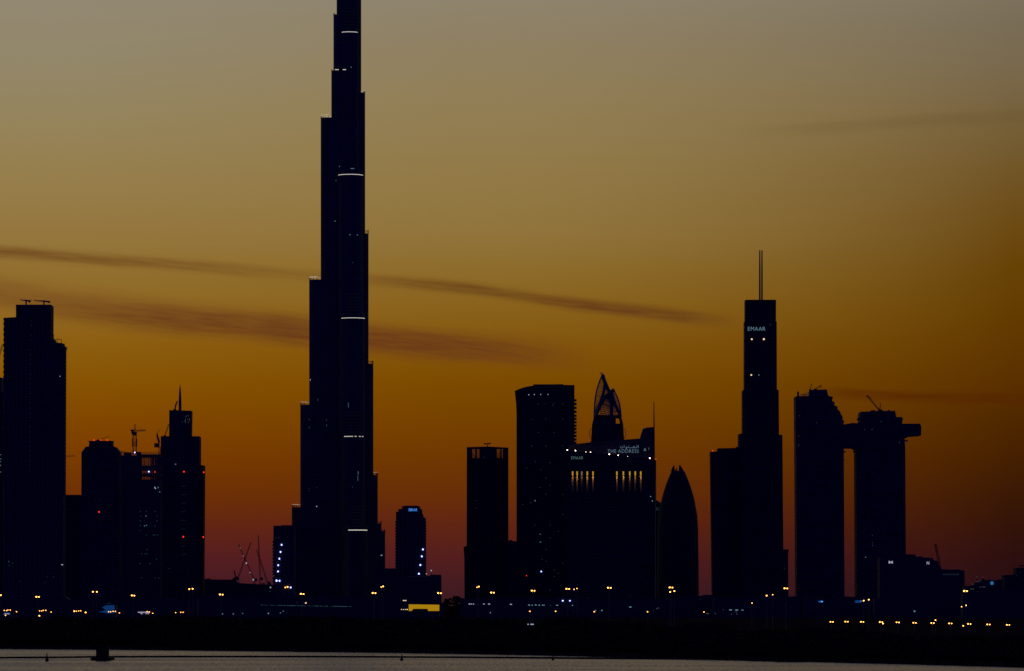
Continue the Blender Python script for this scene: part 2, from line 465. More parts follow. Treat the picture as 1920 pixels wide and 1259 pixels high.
# ---- mangrove thicket along the shore: leaf clumps in several rows, tops following the uneven canopy
TOPX = [-200,0,60,120,200,260,310,350,400,480,560,620,700,780,850,900,950,985,996,1010,1040,1090,1120,1150,1180,1215,1240,1262,1300,1340,1365,1400,1440,1480,1520,1560,1620,1680,1760,1840,1920,2100]
TOPY = [1154,1154,1157,1153,1157,1152,1149,1152,1155,1158,1152,1154,1159,1158,1153,1157,1158,1172,1178,1166,1154,1153,1160,1164,1160,1161,1171,1176,1165,1167,1176,1183,1181,1179,1176,1178,1180,1190,1196,1192,1196,1200]
def thicket():
    quads = []
    def clump(c, rx, ry, rz, n, s):
        u = rng.normal(size=(n, 3)); u /= np.linalg.norm(u, axis=1)[:, None]
        rad = rng.uniform(0.45, 1.0, n) ** 0.6
        p = np.array(c) + u * rad[:, None] * np.array([rx, ry, rz])
        a = rng.normal(size=(n, 3)); a /= np.linalg.norm(a, axis=1)[:, None]
        q = rng.normal(size=(n, 3)); bb = np.cross(a, q); bb /= np.linalg.norm(bb, axis=1)[:, None]
        ss = (s * rng.uniform(0.6, 1.4, n))[:, None]
        p[:, 2] = np.maximum(p[:, 2], 0.1)
        quads.append(np.stack([p - a * ss, p - bb * ss * 0.6, p + a * ss, p + bb * ss * 0.6], axis=1))
    for row, (dy, frac, step) in enumerate([(6, 0.32, 7), (22, 0.5, 8), (45, 0.66, 9), (75, 0.82, 9), (110, 0.93, 8), (150, 1.0, 7)]):
        px = -170.0
        while px < 2090:
            Y = shoreY(px) + dy + random.uniform(-7, 7) * (1 if row else 0.4)
            ty = float(np.interp(px, TOPX, TOPY)) + random.uniform(-2.5, 3.5)
            topz = CH - (ty - HY) * Y / F
            h = max(2.2, (topz - 0.8) * frac * random.uniform(0.86, 1.0) if row < 5 else topz - 0.8)
            X = (px - 960) * Y / F
            w = random.uniform(1.7, 3.0)
            clump((X, Y, 0.8 + h * 0.45), w, w, h * 0.55, 110 if row < 5 else 150, 0.55)
            for _ in range(2):
                clump((X + random.uniform(-2, 2), Y + random.uniform(-1.5, 1.5), 0.8 + h * random.uniform(.6, .85)), w * .55, w * .55, h * .17, 34, 0.38)
            px += step * random.uniform(0.75, 1.25)
    q = np.concatenate(quads).reshape(-1, 3); n = len(q) // 4
    me = bpy.data.meshes.new('mangrove_thicket')
    me.vertices.add(len(q)); me.vertices.foreach_set('co', q.ravel())
    me.loops.add(len(q)); me.loops.foreach_set('vertex_index', np.arange(len(q)))
    me.polygons.add(n); me.polygons.foreach_set('loop_start', np.arange(0, len(q), 4)); me.polygons.foreach_set('loop_total', np.full(n, 4))
    me.update(); me.materials.append(M_LEAF)
    o = bpy.data.objects.new('mangrove_thicket', me); COL.objects.link(o)
    tag(o, 'black mass of shore trees along the far bank of the creek', 'trees', kind='stuff')
thicket()

def tree(px, ytop, Y, wpx, label):
    r = thing('tree', label, 'tree', px, Y, 'small trees on the skyline gap')
    top = P(px, ytop, Y); base = Vector((top.x, Y, GZ - 0.2)); H = top.z - base.z; w = wpx * mpp(Y) / 2
    b = MB(); b.path([base, base + Vector((0.2, 0, H * .3)), base + Vector((0, 0, H * .6))], 0.35, 6, 0.18)
    for k in range(5):
        a = k * 1.3; b.tube(base + Vector((0.1, 0, H * (.35 + .05 * k))), base + Vector((math.cos(a) * w * .6, math.sin(a) * w * .6, H * (.6 + .06 * k))), 0.14, 0.05, 4)
    b.obj('trunk', M_WOOD, r)
    b = MB()
    for k in range(16):
        c = base + Vector((random.uniform(-.65, .65) * w, random.uniform(-.6, .6) * w, H * random.uniform(.15, .88)))
        rr = w * random.uniform(.3, .5)
        for j in range(110):
            u = Vector((random.gauss(0, 1), random.gauss(0, 1), random.gauss(0, .8))).normalized() * rr * random.uniform(.5, 1)
            a = Vector((random.gauss(0, 1), random.gauss(0, 1), random.gauss(0, 1))).normalized(); q = a.orthogonal().normalized(); s_ = random.uniform(.6, 1.1)
            p = c + u
            if p.z > top.z: p.z = top.z - random.random()
            b.add([p - a * s_, p - q * s_ * .6, p + a * s_, p + q * s_ * .6], [(0, 1, 2, 3)])
    me = b.obj('crown', M_LEAF, r)
for px, yt, w, lb in [(834,1120.5,14,'dark low tree in the gap right of the yellow-lit depot, nearest it'),(845,1119,14,'dark tree standing second right of the yellow-lit depot'),
                      (856,1115.5,16,'dark bushy tree third right of the yellow-lit depot'),(866,1113.5,14,'tallest dark tree in the gap, against the foot of the flat-topped tower')]:
    tree(px, yt, 4800, w, lb)

# ================================================================== TOWERS, from the left
def balcony_row(root, xe, side, ys, Y, w, h, dep, mat=None):
    """balcony slabs sticking out of a tower's side edge at photo column xe"""
    mat = mat or M_CONC
    proto = None; O = Vector(root['_o'])
    for yv in ys:
        xx = xe(yv) if callable(xe) else xe
        c = P(xx + side * w / 2 - side * 0.4, yv, Y)
        if proto is None:
            k = mpp(Y); b = MB(); ww = (w + 0.8) * k / 2; hh = h * k / 2
            b.wbox(-ww, ww, 1.0, 1.0 + dep, -hh, hh)                       # slab and solid upstand
            b.wbox(-ww * .98 + (0 if side > 0 else -.0), ww * .98, 1.3, 1.5, hh, hh + .7)
            me = bpy.data.meshes.new('balcony'); me.from_pydata([tuple(q) for q in b.v], [], b.f); me.materials.append(mat)
            proto = o = bpy.data.objects.new('balcony', me)
        else: o = proto.copy()
        COL.objects.link(o); o.parent = root; o.location = c - O

# --- tower cut by the left edge
r = thing('edge_tower', 'tall glass tower cut off by the left edge, beside the broad slab tower', 'tower', -30, 5900)
b = MB(); b.tower(-70, 708, 2.5, 5900, 45); b.tower(2.5, 736, 5.6, 5904, 38); b.obj('wall', M_GLASS2, r)
b = MB(); b.box(-70, 704.5, -20, 708, 5910, 25); b.obj('roof_plant', M_DARK, r)
windows(r, [(1,853,2,1),(1.5,861,2,1),(.8,866,2,1),(.5,873,2.2,1.6),(1.2,885.5,2,1)], L_TEALB)
r = thing('roof_crane', 'thin luffing crane leaning at the left edge of the picture', 'crane', -14, 5920, 'construction cranes', z=P(-14,707.5,5910).z)
b = MB(); b.lattice(P(-10,705,5920), P(-9,672,5920), 2.0, .2); b.obj('mast', M_CRANE, r)
b = MB(); b.lattice(P(-9,690,5920), P(5.5,645,5920), 1.6, .22); b.obj('jib', M_CRANE, r)
b = MB(); b.wbox(P(-16,0,5920).x, P(-11,0,5920).x, 5918, 5922, P(0,692,5920).z, P(0,686,5920).z); b.obj('counterweight', M_CONC, r)

# --- broad slab tower
r = thing('slab_tower', 'broad dark apartment tower with stepped shoulders, tallest at the far left', 'tower', 63, 5400)
b = MB(); b.outline([(7.2,601),(29.8,601),(29.8,571.5),(95.2,571.5),(95.2,636.5),(101,636.5),(101,643.2),(115.5,643.2),(115.5,650),(119.3,650),(117.3,1160),(6.2,1160)], 5400, 34)
b.obj('wall', M_RESI, r)
b = MB(); b.outline([(6.1,596.4),(29.9,594.8),(29.9,601.2),(6.6,601.2)], 5399.6, 33); b.obj('parapet', M_DARK, r)
b = MB(); b.box(118.9,649.2,121.6,654,5402,28); b.obj('ledge', M_CONC, r)
def frame(px0, px1, yt, yb, Y, mids=0):
    b = MB(); t_ = .38
    for dy in (0, 14):
        b.tube(P(px0,yt,Y+dy), P(px1,yt,Y+dy), t_)
        for k in range(mids + 2):
            x = px0 + (px1 - px0) * k / (mids + 1)
            b.tube(P(x,yt,Y+dy), P(x,yb,Y+dy), t_ * .9)
    for x in (px0, px1): b.tube(P(x,yt,Y), P(x,yt,Y+14), t_)
    return b
for fr in ((95.6,100.6,628,637,5404,0),(101.4,115,636.3,644,5404,1),(115.6,121,645.2,651,5404,0)):
    frame(*fr).obj('terrace_frame', M_STEEL, r)
balcony_row(r, lambda y: 119.3 - (y - 650) * 2.0 / 510, 1, np.arange(657, 930, 6.72), 5400, 2.3, 3.0, 20)
balcony_row(r, lambda y: 7.1 - (y - 600) / 560, -1, np.arange(608, 900, 10.0), 5400, 1.1, 5.0, 20)
windows(r, [(58.5 - k * .12, 602 + 9.05 * k, 1.6, 1.8) for k in range(32) if k not in (2,5,10,16,21)], L_DIM)
windows(r, [(16.5,1053.5,2,3),(24,1057,1.3,1.3),(17,1061,1.2,1.2),(88,1082,1.4,1.3),(100.5,1082,1.4,1.3),(84.5,1093,1.2,1.2),(113,1124,1.4,1.2),(37.5,1090,1,1)], L_TEAL)
windows(r, [(116.6,1059.3,3.2,1.5),(112.6,706,1.2,1.4)], L_WHITE)
def bmu(root_label, pxm, ytop, ybot, x0, x1, y0, y1, Y, hook=True):
    q = thing('roof_crane', root_label, 'crane', pxm, Y, 'window-cleaning cranes on roofs', z=P(pxm, ybot, Y).z)
    b = MB(); a = P(pxm,0,Y).x; b.wbox(a-.75, a+.75, Y-.75, Y+.75, P(0,ybot+.5,Y).z, P(0,(y0+y1)/2,Y).z); b.obj('mast', M_STEEL, q)
    b = MB(); k = mpp(Y)
    b.outline([(x0, y0-.6), (pxm, (y0+y1)/2-1.6), (x1, y1-1.3), (x1-1, y1+1.5), (pxm, (y0+y1)/2+1.3), (x0, y0+.6)], Y-.8, 1.6); b.obj('boom', M_STEEL, q)
    if hook:
        b = MB(); b.tube(P(x0+.3,y0+.3,Y), P(x0-2.2,y0-2.0,Y), .22); b.tube(P(x0,y0-2.4,Y), P(x0+.6,y0+1.2,Y), .3); b.obj('spreader', M_STEEL, q)
    b = MB(); b.outline([(x1-6,y1-.2),(x1-.5,y1-.2),(x1-2,y1+2.4),(x1-5,y1+2.4)], Y-.7, 1.4); b.obj('counterweight', M_DARK, q)
    return q
bmu('small roof crane with a short boom on the broad slab tower, the left one', 49, 563, 571.5, 39.5, 58.5, 563, 565, 5412)
bmu('roof crane with a longer boom on the broad slab tower, the right one', 82.3, 564, 571.5, 65, 94.5, 564.2, 566, 5412)

# --- low block behind
r = thing('office_block', 'lower flat-roofed block filling the space right of the broad slab tower', 'building', 160, 6000)
b = MB(); b.tower(100, 930, 228, 6000, 40); b.obj('wall', M_GLASS2, r)
b = MB(); b.box(121.5,928.2,150,930,6004,20); b.obj('parapet', M_DARK, r)
windows(r, [(120.5,938,1.6,5)], L_SIGND)
r2 = thing('construction_crane', 'faint horizontal crane boom poking out from behind the broad slab tower', 'crane', 108, 6500, 'construction cranes', z=GZ)
b = MB(); b.lattice(P(107,1150,6500), P(107,862,6500), 2.2, .25, bays=60); b.obj('mast', M_CRANE, r2)
b = MB(); b.lattice(P(95,858.3,6500), P(141,855.2,6500), 1.6, .16, bays=24); b.obj('jib', M_CRANE, r2)

# --- octagonal-topped tower with three red lights
r = thing('octagonal_tower', 'dark tower with chamfered shoulders and three red lights on its flat top', 'tower', 188, 5700)
b = MB(); b.outline([(152.6,848.7),(160.6,838),(166.4,837.4),(210.2,837.4),(216.2,838.2),(223.6,847.5),(223.6,1160),(151.6,1160)], 5700, 34); b.obj('wall', M_GLASS2, r)
b = MB(); b.outline([(166.4,837.2),(167.4,828),(209.6,828),(210.4,837.2)], 5704, 26); b.obj('crown', M_DARK, r)
b = MB(); b.box(165.5,826.9,210.6,828.2,5703,28); b.obj('parapet', M_CONC, r)
for a in ((176,825.6),(188.7,825.4),(201.4,825.6)): small('aviation_light', L_RED, r, a[0], a[1], 3.2, 2.8, Y=5704, shape='ball')
beacons(r, [(185.7,960.3)], 3.4)
windows(r, [(187,938.5,2.5,1.5),(178,938.5,2,1),(186,981,1.5,1.2)], L_DIM)
q = thing('roof_crane', 'slim roof crane slanting up between the red lights on the chamfered tower', 'crane', 184, 5712, 'window-cleaning cranes on roofs', z=P(184,827,5712).z)
b = MB(); b.outline([(179,827),(181,824.8),(187,824.2),(190,827)], 5711, 3); b.obj('base', M_STEEL, q)
b = MB(); b.tube(P(186,825,5712), P(204.5,818.2,5712), .42, .25); b.obj('boom', M_STEEL, q)

# --- tower under construction
r = thing('unfinished_tower', 'unfinished concrete tower with open upper floors under the tower crane', 'building', 262, 5800)
Y = 5800
b = MB(); b.tower(222, 854, 262.5, Y, 30); b.outline([(262.5,899),(301,899),(301,1160),(262.5,1160)], Y, 30); b.obj('core_wall', M_CONC, r)
b = MB()
for (y0, y1) in ((852.5,857.5),(873,882),(887.5,893.2)): b.box(262.5, y0, 301, y1, Y + .4, 28)
b.obj('floor_slab', M_CONC, r)
b = MB()
for x, w in ((264,.7),(266.5,.5),(269,1.0),(271.5,1.6),(275.5,1.4),(279,1.6),(283,2.8),(287,4.2),(291.4,3.4),(295.2,3.8),(299,4.4)):
    for (y0, y1) in ((857.5,873),(882,887.5),(893.2,899)): b.box(x - w / 2, y0 - .2, x + w / 2, y1 + .2, Y + 1.2 + random.random(), 1.2)
b.obj('columns', M_CONC, r)
b = MB()
for yv in (858.6, 860.2, 861.8, 864.2, 866, 868, 869.8, 871.6, 883.2, 884.9, 886.4, 894.4, 896, 897.6): b.box(262.6, yv - .42, 300.5, yv + .42, Y + 1.6, .8)
b.obj('edge_protection', M_STEEL, r)
b = MB()
for yv in (848.3, 850.4, 852.2): b.tube(P(224,yv,Y+1), P(301,yv,Y+1), .2, n=4); b.tube(P(224,yv,Y+20), P(301,yv,Y+20), .2, n=4)
for k in range(40):
    x = 224 + k * 77 / 39; b.tube(P(x,854,Y+1), P(x,848 - random.random() * (2.5 if k % 5 == 0 else .5),Y+1), .2, n=4)
b.obj('scaffold', M_STEEL, r)
b = MB(); b.box(232,849.2,246,854.2,Y+4,8); b.box(256,847.6,264,854.2,Y+4,6); b.outline([(224,846),(240,848.8),(240,850),(224,847.2)], Y+3, 2); b.obj('formwork', M_DARK, r)
small('work_light', L_FLOOD, r, 252.8, 848.8, 2.9, 2.9, Y=Y, shape='ball'); small('work_light', L_FLOOD, r, 279.2, 884.8, 2.9, 2.9, Y=Y, shape='ball')
small('aviation_light', L_RED, r, 290.6, 885.3, 2.4, 2.4, Y=Y, shape='ball')
Z = lambda L: [(a / 3.935, 820 + bb / 3.935) for a, bb in L]
windows(r, Z([(1036,548),(1080,548),(1145,549),(1038,584),(1160,583),(1036,619),(1158,619),(1036,655),(1143,656),(1036,689),(1081,722),(1131,722),(1143,722),(1162,722),(1085,829),(1045,861),(1070,861),(1085,861),(1155,901),(1035,933),(1108,933),(1044,1038),(1143,1038),(1172,1040)]), L_TEAL, 1.6, 1.5)
windows(r, Z([(1078,583),(1066,655),(1081,651),(1179,405)]), L_TEALB, 1.6, 1.6)
windows(r, [(290.4,914.6,1.4,2.6),(291.6,916.2,1.4,2.0)], L_WHITE); windows(r, [(296.6,914.5,1.3,2.6)], L_TEALB)
# tower crane on it
def hammerhead():
    q = thing('tower_crane', 'dark hammerhead tower crane standing on the unfinished tower', 'crane', 252.3, 5810, 'construction cranes', z=P(252,854,5810).z)
    Y = 5810
    b = MB(); b.lattice(P(252.4,853,5810), P(252.4,815,5810), 4.2, .42, bays=9); b.lattice(P(252.4,838,5810), P(252.4,823,5810), 5.4, .42, bays=3); b.obj('mast', M_CRANE, q)
    b = MB(); b.outline([(248.5,817),(248,810),(256.5,810),(256,817)], Y-2, 4); b.obj('cab', M_CRANE, q)
    b = MB(); b.lattice(P(252,808,Y), P(273.2,807.3,Y), 1.7, .26, bays=14); b.obj('jib', M_CRANE, q)
    b = MB(); b.box(244.6,806,252,808.6,Y-1.2,2.4); b.obj('counter_jib', M_CRANE, q)
    b = MB(); b.box(246.3,806.5,250.5,814.5,Y-1.6,3.2); b.obj('counterweight', M_CONC, q)
    b = MB(); b.lattice(P(252.9,806.5,Y), P(253.3,795.3,Y), 1.8, .22, w2=.4); b.obj('cathead', M_CRANE, q)
    b = MB(); b.tube(P(253.3,796,Y), P(268,806.6,Y), .09, n=4); b.tube(P(253.3,796,Y), P(246,806.2,Y), .12, n=4); b.obj('tie_cable', M_STEEL, q)
hammerhead()

# --- stepped tower with the spire
r = thing('spired_tower', 'stepped dark tower with a needle spire and a faint arched emblem', 'tower', 340, 5900)
Y = 5900
b = MB(); b.outline([(301.4,818.2),(373.2,818.2),(373.2,1160),(300.4,1160)], Y, 40); b.obj('main_shaft', M_GLASS2, r)
b = MB(); b.outline([(317.3,769.3),(358.2,770.4),(357.4,818.4),(317,818.4)], Y + 3, 30); b.obj('top_block', M_GLASS2, r)
b = MB(); b.outline([(373.2,872.6),(381.8,872.6),(379.8,1160),(373.2,1160)], Y + 1, 34); b.obj('side_wing', M_GLASS, r)
b = MB(); b.box(373,862.3,377.4,863.4,Y+3,3); b.obj('ledge', M_STEEL, r)
b = MB(); c = P(337.6,0,Y+12); kk = mpp(Y+12)
b.revolve([(P(0,771,Y+12).z,2.8*kk),(P(0,755,Y+12).z,2.7*kk),(P(0,742,Y+12).z,2.2*kk),(P(0,730,Y+12).z,1.5*kk),(P(0,721.5,Y+12).z,.3*kk)], (c.x, Y+12), 12); b.obj('spire', M_STEEL, r)
# arched emblem: a broken lancet arch with a dot inside
def emblem():
    b = MB(); yy = Y + 2.6
    def st(pts, w=.36): b.path([P(a, c_, yy) for a, c_ in pts], w, 4)
    st([(348.2,783.6),(348.9,781.5),(350.2,779.6)], .30); st([(347.4,793),(347.4,787)], .42); st([(352.5,779.2),(353.8,781)], .36)
    st([(354.7,784.6),(355.4,787),(355.5,789.4)], .34); st([(351.4,786),(352.3,787.2)], .4); st([(352.6,791.4),(353.8,793)], .38); st([(341.6,791.4),(342.3,791.9)], .4)
    b.obj('arched_emblem', L_SIGND, r)
emblem()
beacons(r, [(345,884.9),(343.7,1006.9)], 3.4)
for a in ((382.2,885.9),(381.3,1007.4)): small('aviation_light', L_RED, r, a[0], a[1], 3.2, 3.2, Y=Y + 1, shape='ball')
windows(r, [(329.2,870.8,1.9,1.9)], L_TEALB); windows(r, [(317.3,1066,1.6,1.5)], L_TEAL)
windows(r, [(344,912 + k * 16, 9, 1.0) for k in range(9)], L_DIM, name='stairwell_window')
q = thing('luffing_crane', 'luffing crane hanging on the left flank of the spired tower, with a boxy counterweight', 'crane', 297, 5890, 'construction cranes', z=P(297,853,5890).z)
Y2 = 5890
b = MB(); b.lattice(P(299.5,853,Y2), P(299,838,Y2), 2.2, .3); b.obj('mast', M_CRANE, q)
b = MB(); b.box(289.2,831.3,298.8,839.2,Y2-2,4); b.obj('counterweight', M_CONC, q)
b = MB(); b.outline([(293,812.5),(295,812.5),(300.2,829),(297.2,833),(294.2,822)], Y2-1, 2); b.obj('a_frame', M_CRANE, q)
b = MB(); b.tube(P(294,814,Y2), P(301.3,803,Y2), .3, .2); b.tube(P(293.5,813,Y2), P(293.5,832,Y2), .1, n=4); b.obj('boom', M_CRANE, q)
q = thing('luffing_crane', 'thin crane boom slanting against the left side of the top block of the spired tower', 'crane', 309, 5895, 'construction cranes', z=P(309,819,5895).z)
b = MB(); b.lattice(P(308.6,818.5,5895), P(316.8,795.5,5895), 1.3, .22); b.obj('boom', M_CRANE, q)
b = MB(); b.box(306.5,816.6,311,818.6,5893,4); b.obj('base', M_CRANE, q)
q = thing('luffing_crane', 'stubby crane boom rising beside the needle spire', 'crane', 327, 5920, 'construction cranes', z=P(327,770,5920).z)
b = MB(); b.outline([(326.2,769.8),(328.5,758),(331.5,752.3),(333.9,752.3),(330.8,760),(328.6,769.8)], 5919, 2); b.obj('boom', M_CRANE, q)
b = MB(); b.box(324.8,767.6,330.5,770.2,5917.5,5); b.obj('base', M_CRANE, q)

# --- low mall block and distant cranes
r = thing('mall_block', 'long low flat block between the spired tower and the supertall', 'building', 440, 6400)
b = MB(); b.outline([(370,1086.6),(436,1087.2),(443,1091),(447,1093.6),(480,1095.5),(516,1097),(516,1158),(370,1158)], 6400, 60); b.obj('wall', M_DARK, r)
b = MB()
for x, y, w in ((385,1085.2,9),(436,1083.8,6),(492,1093.4,4),(503,1094.6,5)): b.box(x, y, x + w, y + 8, 6404, 12)
b.obj('roof_plant', M_CONC, r)
windows(r, [(507.2,1101.8,2.2,2.2),], L_WHITE); windows(r, [(506.5,1109.5,2,1.3),(522.5,1118.5,1.6,1.6),(521.5,1109,1.5,1.5)], L_TEAL)
def far_crane(label, foot, tip, mast=None, w=1.7, lamps=()):
    Yc = 6900
    q = thing('luffing_crane', label, 'crane', foot[0], Yc, 'cranes working behind the low mall block')
    b = MB(); b.lattice(P(foot[0], 1160, Yc), P(foot[0], foot[1], Yc), 2.6, .35, bays=14); b.obj('mast', M_CRANE, q)
    b = MB(); b.lattice(P(*foot, Yc), P(*tip, Yc), w, .30, bays=26, w2=w * .8); b.obj('jib', M_CRANE, q)
    b = MB(); sx = -1 if tip[0] > foot[0] else 1
    b.box(min(foot[0], foot[0] + sx * 5), foot[1] - 3, max(foot[0], foot[0] + sx * 5) + .01, foot[1] + 2, Yc - 2, 4); b.obj('counterweight', M_CRANE, q)
    for a in lamps: small('crane_light', L_WHITE, q, a[0], a[1], a[2], a[2], Y=Yc - 2, shape='ball')
    return q
far_crane('distant crane with its jib leaning left and small white lamps along it', (477,1088), (447,1020.5), lamps=((450.3,1028,1.2),(456.3,1043,1.2),(462,1056.4,2.6),(469,1074,1.6),(475,1087.4,2.6)), w=1.3)
far_crane('distant crane with its jib leaning right, crossing another', (446.5,1084), (470.5,1017), w=1.7)
far_crane('distant crane with a nearly upright jib, tallest of the cranes', (488,1086), (484.3,1004), w=1.5)
far_crane('distant crane with a bent left-leaning jib next to the balcony block', (502,1094), (481,1030.5), w=1.9)
far_crane('short distant crane leaning left on the roof of the low mall block', (442.3,1086), (439,1070), w=1.5)

# --- balcony block with bluish floodlights
r = thing('balcony_block', 'mid-height block with balconies and a column of blue-white floodlights left of the supertall', 'building', 532, 5500)
b = MB(); b.outline([(512.6,985.8),(546,986.6),(552,987.5),(552,1160),(512.2,1160)], 5500, 30); b.obj('wall', M_RESI, r)
b = MB(); b.box(527,985,546.5,987,5504,15); b.obj('parapet', M_CONC, r)
balcony_row(r, 512.5, -1, np.arange(1017, 1093, 6.2), 5500, 1.8, 2.6, 15)
for a in ((528.1,1022),(526,1035.3),(523.8,1048),(521.7,1060.2),(521.4,1071.9)): small('floodlight', L_FLOOD, r, a[0], a[1], 3.2, 3.6, shape='ball')
for a in ((518.7,1089.2,4.2),(524.2,1089.4,3.4),(545,1102,3.3)): small('floodlight', L_FLOOD, r, a[0], a[1], a[2], a[2], shape='ball')
windows(r, [(517,1009,3,2.4),(523,1008.5,3,3)], L_DIM); windows(r, [(513.3,1080,1.8,1.8)], L_SIGND)
small('street_facing_lamp', L_SODIUM2, r, 535, 1101.9, 2.2, 2.2, shape='ball'); small('street_facing_lamp', L_SODIUM2, r, 539.2, 1101, 2.8, 2.6, shape='ball')

# --- the supertall: three stepped wings round a core
def supertall():
    Yc = 6050.0; k = mpp(Yc); cx = 655.0
    r = thing('supertall_tower', 'tallest tower, stepped in spiralling tiers and cut off by the top of the picture', 'skyscraper', cx, Yc)
    C0 = P(cx, HY, Yc)
    zof = lambda py, Yv=Yc: P(0, py, Yv).z
    def capsule(ang, L, hw, n=14):
        """plan of a wing: from the core axis out to a rounded nose"""
        d = Vector((math.cos(ang), math.sin(ang), 0)); s_ = Vector((-d.y, d.x, 0)); tip = Vector((C0.x, Yc, 0)) + d * L
        pts = [Vector((C0.x, Yc, 0)) - s_ * hw * .98]
        for i in range(n + 1):
            a = -math.pi / 2 + math.pi * i / n
            pts.append(tip + d * hw * math.cos(a) + s_ * hw * math.sin(a))
        pts.append(Vector((C0.x, Yc, 0)) + s_ * hw * .98)
        return pts
    def ring_solid(b, pts, z0, z1):
        n = len(pts); lo = [Vector((p.x, p.y, z0)) for p in pts]; up = [Vector((p.x, p.y, z1)) for p in pts]
        b.add(lo + up, [(i, (i + 1) % n, n + (i + 1) % n, n + i) for i in range(n)] + [tuple(range(n, 2 * n))])
    wings = {
        'left': (math.radians(162), 18.0, [(946,109.3,6),(754,93.2,6),(520,76.2,6),(217,54.2,5.5),(131,34,3),(26,30,3),(-120,24,3)]),
        'right': (math.radians(42), 14.0, [(993,66,3),(978,59.3,4),(885.5,52.4,6),(677,44.2,6),(432,35.4,7),(170,29.2,5),(-90,22,4)]),
        'front': (math.radians(-78), 20.0, [(986,None,3,16.5,19.5),(811,None,3,9.0,21.0),(589,None,3,7.5,22.5),(320,None,3,2.8,23.2),(54,None,3,.9,17.0)]),
    }
    SURF.setdefault(r.name, [])
    for wn, (ang, hw0, tiers) in wings.items():
        zprev = GZ - 0.4
        for i, tr in enumerate(tiers):
            if wn == 'front': yt, _, rail, off, hw = tr; L = off / abs(math.cos(ang)); 
            else: yt, ext, rail = tr; hw = hw0 - .12 * i; L = (ext - hw) / abs(math.cos(ang))
            pts = capsule(ang, L * k, hw * k)
            depthY = Yc + math.sin(ang) * L * k
            ztop = zof(yt, depthY); zs = zof(yt + rail, depthY)
            b = MB(); ring_solid(b, pts, zprev, zs); t_ = b.obj('tier', M_BURJ, r)
            # open terrace screen: posts, top rim
            b = MB(); nose = pts[1:-1]
            d0 = 0.0; path = [(nose[j], nose[j + 1]) for j in range(len(nose) - 1)]
            ext_pts = []
            nxt = tiers[i + 1] if i + 1 < len(tiers) else None
            if nxt is None: Ln = 0.0
            elif wn == 'front': Ln = nxt[3] / abs(math.cos(ang)) + nxt[4]
            else: Ln = (nxt[1] - hw0) / abs(math.cos(ang)) + hw0
            dv = Vector((math.cos(ang), math.sin(ang), 0)); lim = Ln * k - .8
            beyond = lambda p: (p - Vector((C0.x, Yc, 0))).dot(dv) > lim
            for A, B in path:
                m_ = max(1, int((B - A).length / 1.7))
                ext_pts += [A.lerp(B, q / m_) for q in range(m_)]
            tang = (pts[1] - pts[0]); m_ = int(tang.length / 1.9)
            sides = [pts[0].lerp(pts[1], q / m_) for q in range(m_)] + [pts[-1].lerp(pts[-2], q / m_) for q in range(m_)]
            cxy = sum((p for p in pts), Vector()) / len(pts)
            for p in [p_ for p_ in ext_pts + sides if beyond(p_)]:
                q = p.lerp(cxy, .012); b.tube((q.x, q.y, zs - .2), (q.x, q.y, ztop - .25), .30, n=4)
            for j in range(len(pts) - 1):
                m2 = max(1, int((pts[j + 1] - pts[j]).length / 3))
                for q_ in range(m2):
                    A = pts[j].lerp(pts[j + 1], q_ / m2).lerp(cxy, .012); B = pts[j].lerp(pts[j + 1], (q_ + 1) / m2).lerp(cxy, .012)
                    if beyond(A) and beyond(B): b.tube((A.x, A.y, zs - .1), (B.x, B.y, zs - .1), .3, n=4)
            b.obj('terrace_screen', M_STEEL, r, parent=t_)
            b = MB(); per = [p.lerp(cxy, .012) for p in pts]
            for j in range(len(per) - 1):
                m2 = max(1, int((per[j + 1] - per[j]).length / 3))
                for q_ in range(m2):
                    A = per[j].lerp(per[j + 1], q_ / m2); B = per[j].lerp(per[j + 1], (q_ + 1) / m2)
                    if beyond(A) and beyond(B): b.tube((A.x, A.y, ztop - .3), (B.x, B.y, ztop - .3), .34, n=4)
            if not b.v: zprev = zs; continue
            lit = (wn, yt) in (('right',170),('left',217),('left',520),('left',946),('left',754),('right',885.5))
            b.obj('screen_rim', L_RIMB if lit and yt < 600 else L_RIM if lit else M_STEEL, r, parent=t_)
            zprev = zs
    # core
    b = MB(); k2 = k
    b.revolve([(GZ-.4,18.3*k),(zof(-60),18.3*k),(zof(-60)+.1,15*k),(zof(-140),14.6*k),(zof(-140)+.1,9*k),(zof(-200),5*k),(zof(-320),.8*k)], (C0.x, Yc), 28); b.obj('core', M_BURJ, r)
    # lit mechanical-floor lines on the front nose (arc segments following the curve)
    def band(py, x0, x1, off, hw, h=1.05, mat=L_BAND):
        ang = wings['front'][0]; L = off / abs(math.cos(ang)) * k; d = Vector((math.cos(ang), math.sin(ang), 0))
        tip = Vector((C0.x, Yc, 0)) + d * L; R = hw * k
        b = MB(); n = 12; xs = np.linspace(x0, x1, n + 1)
        pin, pout = [], []
        for xp in xs:
            X = (xp - 960) * (tip.y - R * .8) / F
            s_ = max(-.985, min(.985, (X - tip.x) / R)); yv = tip.y - math.sqrt(1 - s_ * s_) * R
            pin.append(Vector((tip.x + s_ * R, yv + .15, 0))); pout.append(Vector((tip.x + s_ * (R + .35), tip.y - math.sqrt(1 - s_ * s_) * (R + .35), 0)))
        zc = zof(py, tip.y - R); hh = h * k / 2
        loop = pin + pout[::-1]
        b.prism([Vector((p.x, p.y, zc - hh)) for p in loop], [Vector((p.x, p.y, zc + hh)) for p in loop])
        b.obj('light_line', mat, r)
    band(60, 641.3, 669.8, .9, 17.0)
    windows(r, [(634.2,131,12.5,1.3),(647.8,131,10,1.3)], L_BAND, name='light_line')
    band(327.2, 634.2, 680.8, 2.8, 23.2)
    band(596.3, 640, 684.5, 7.5, 22.5)
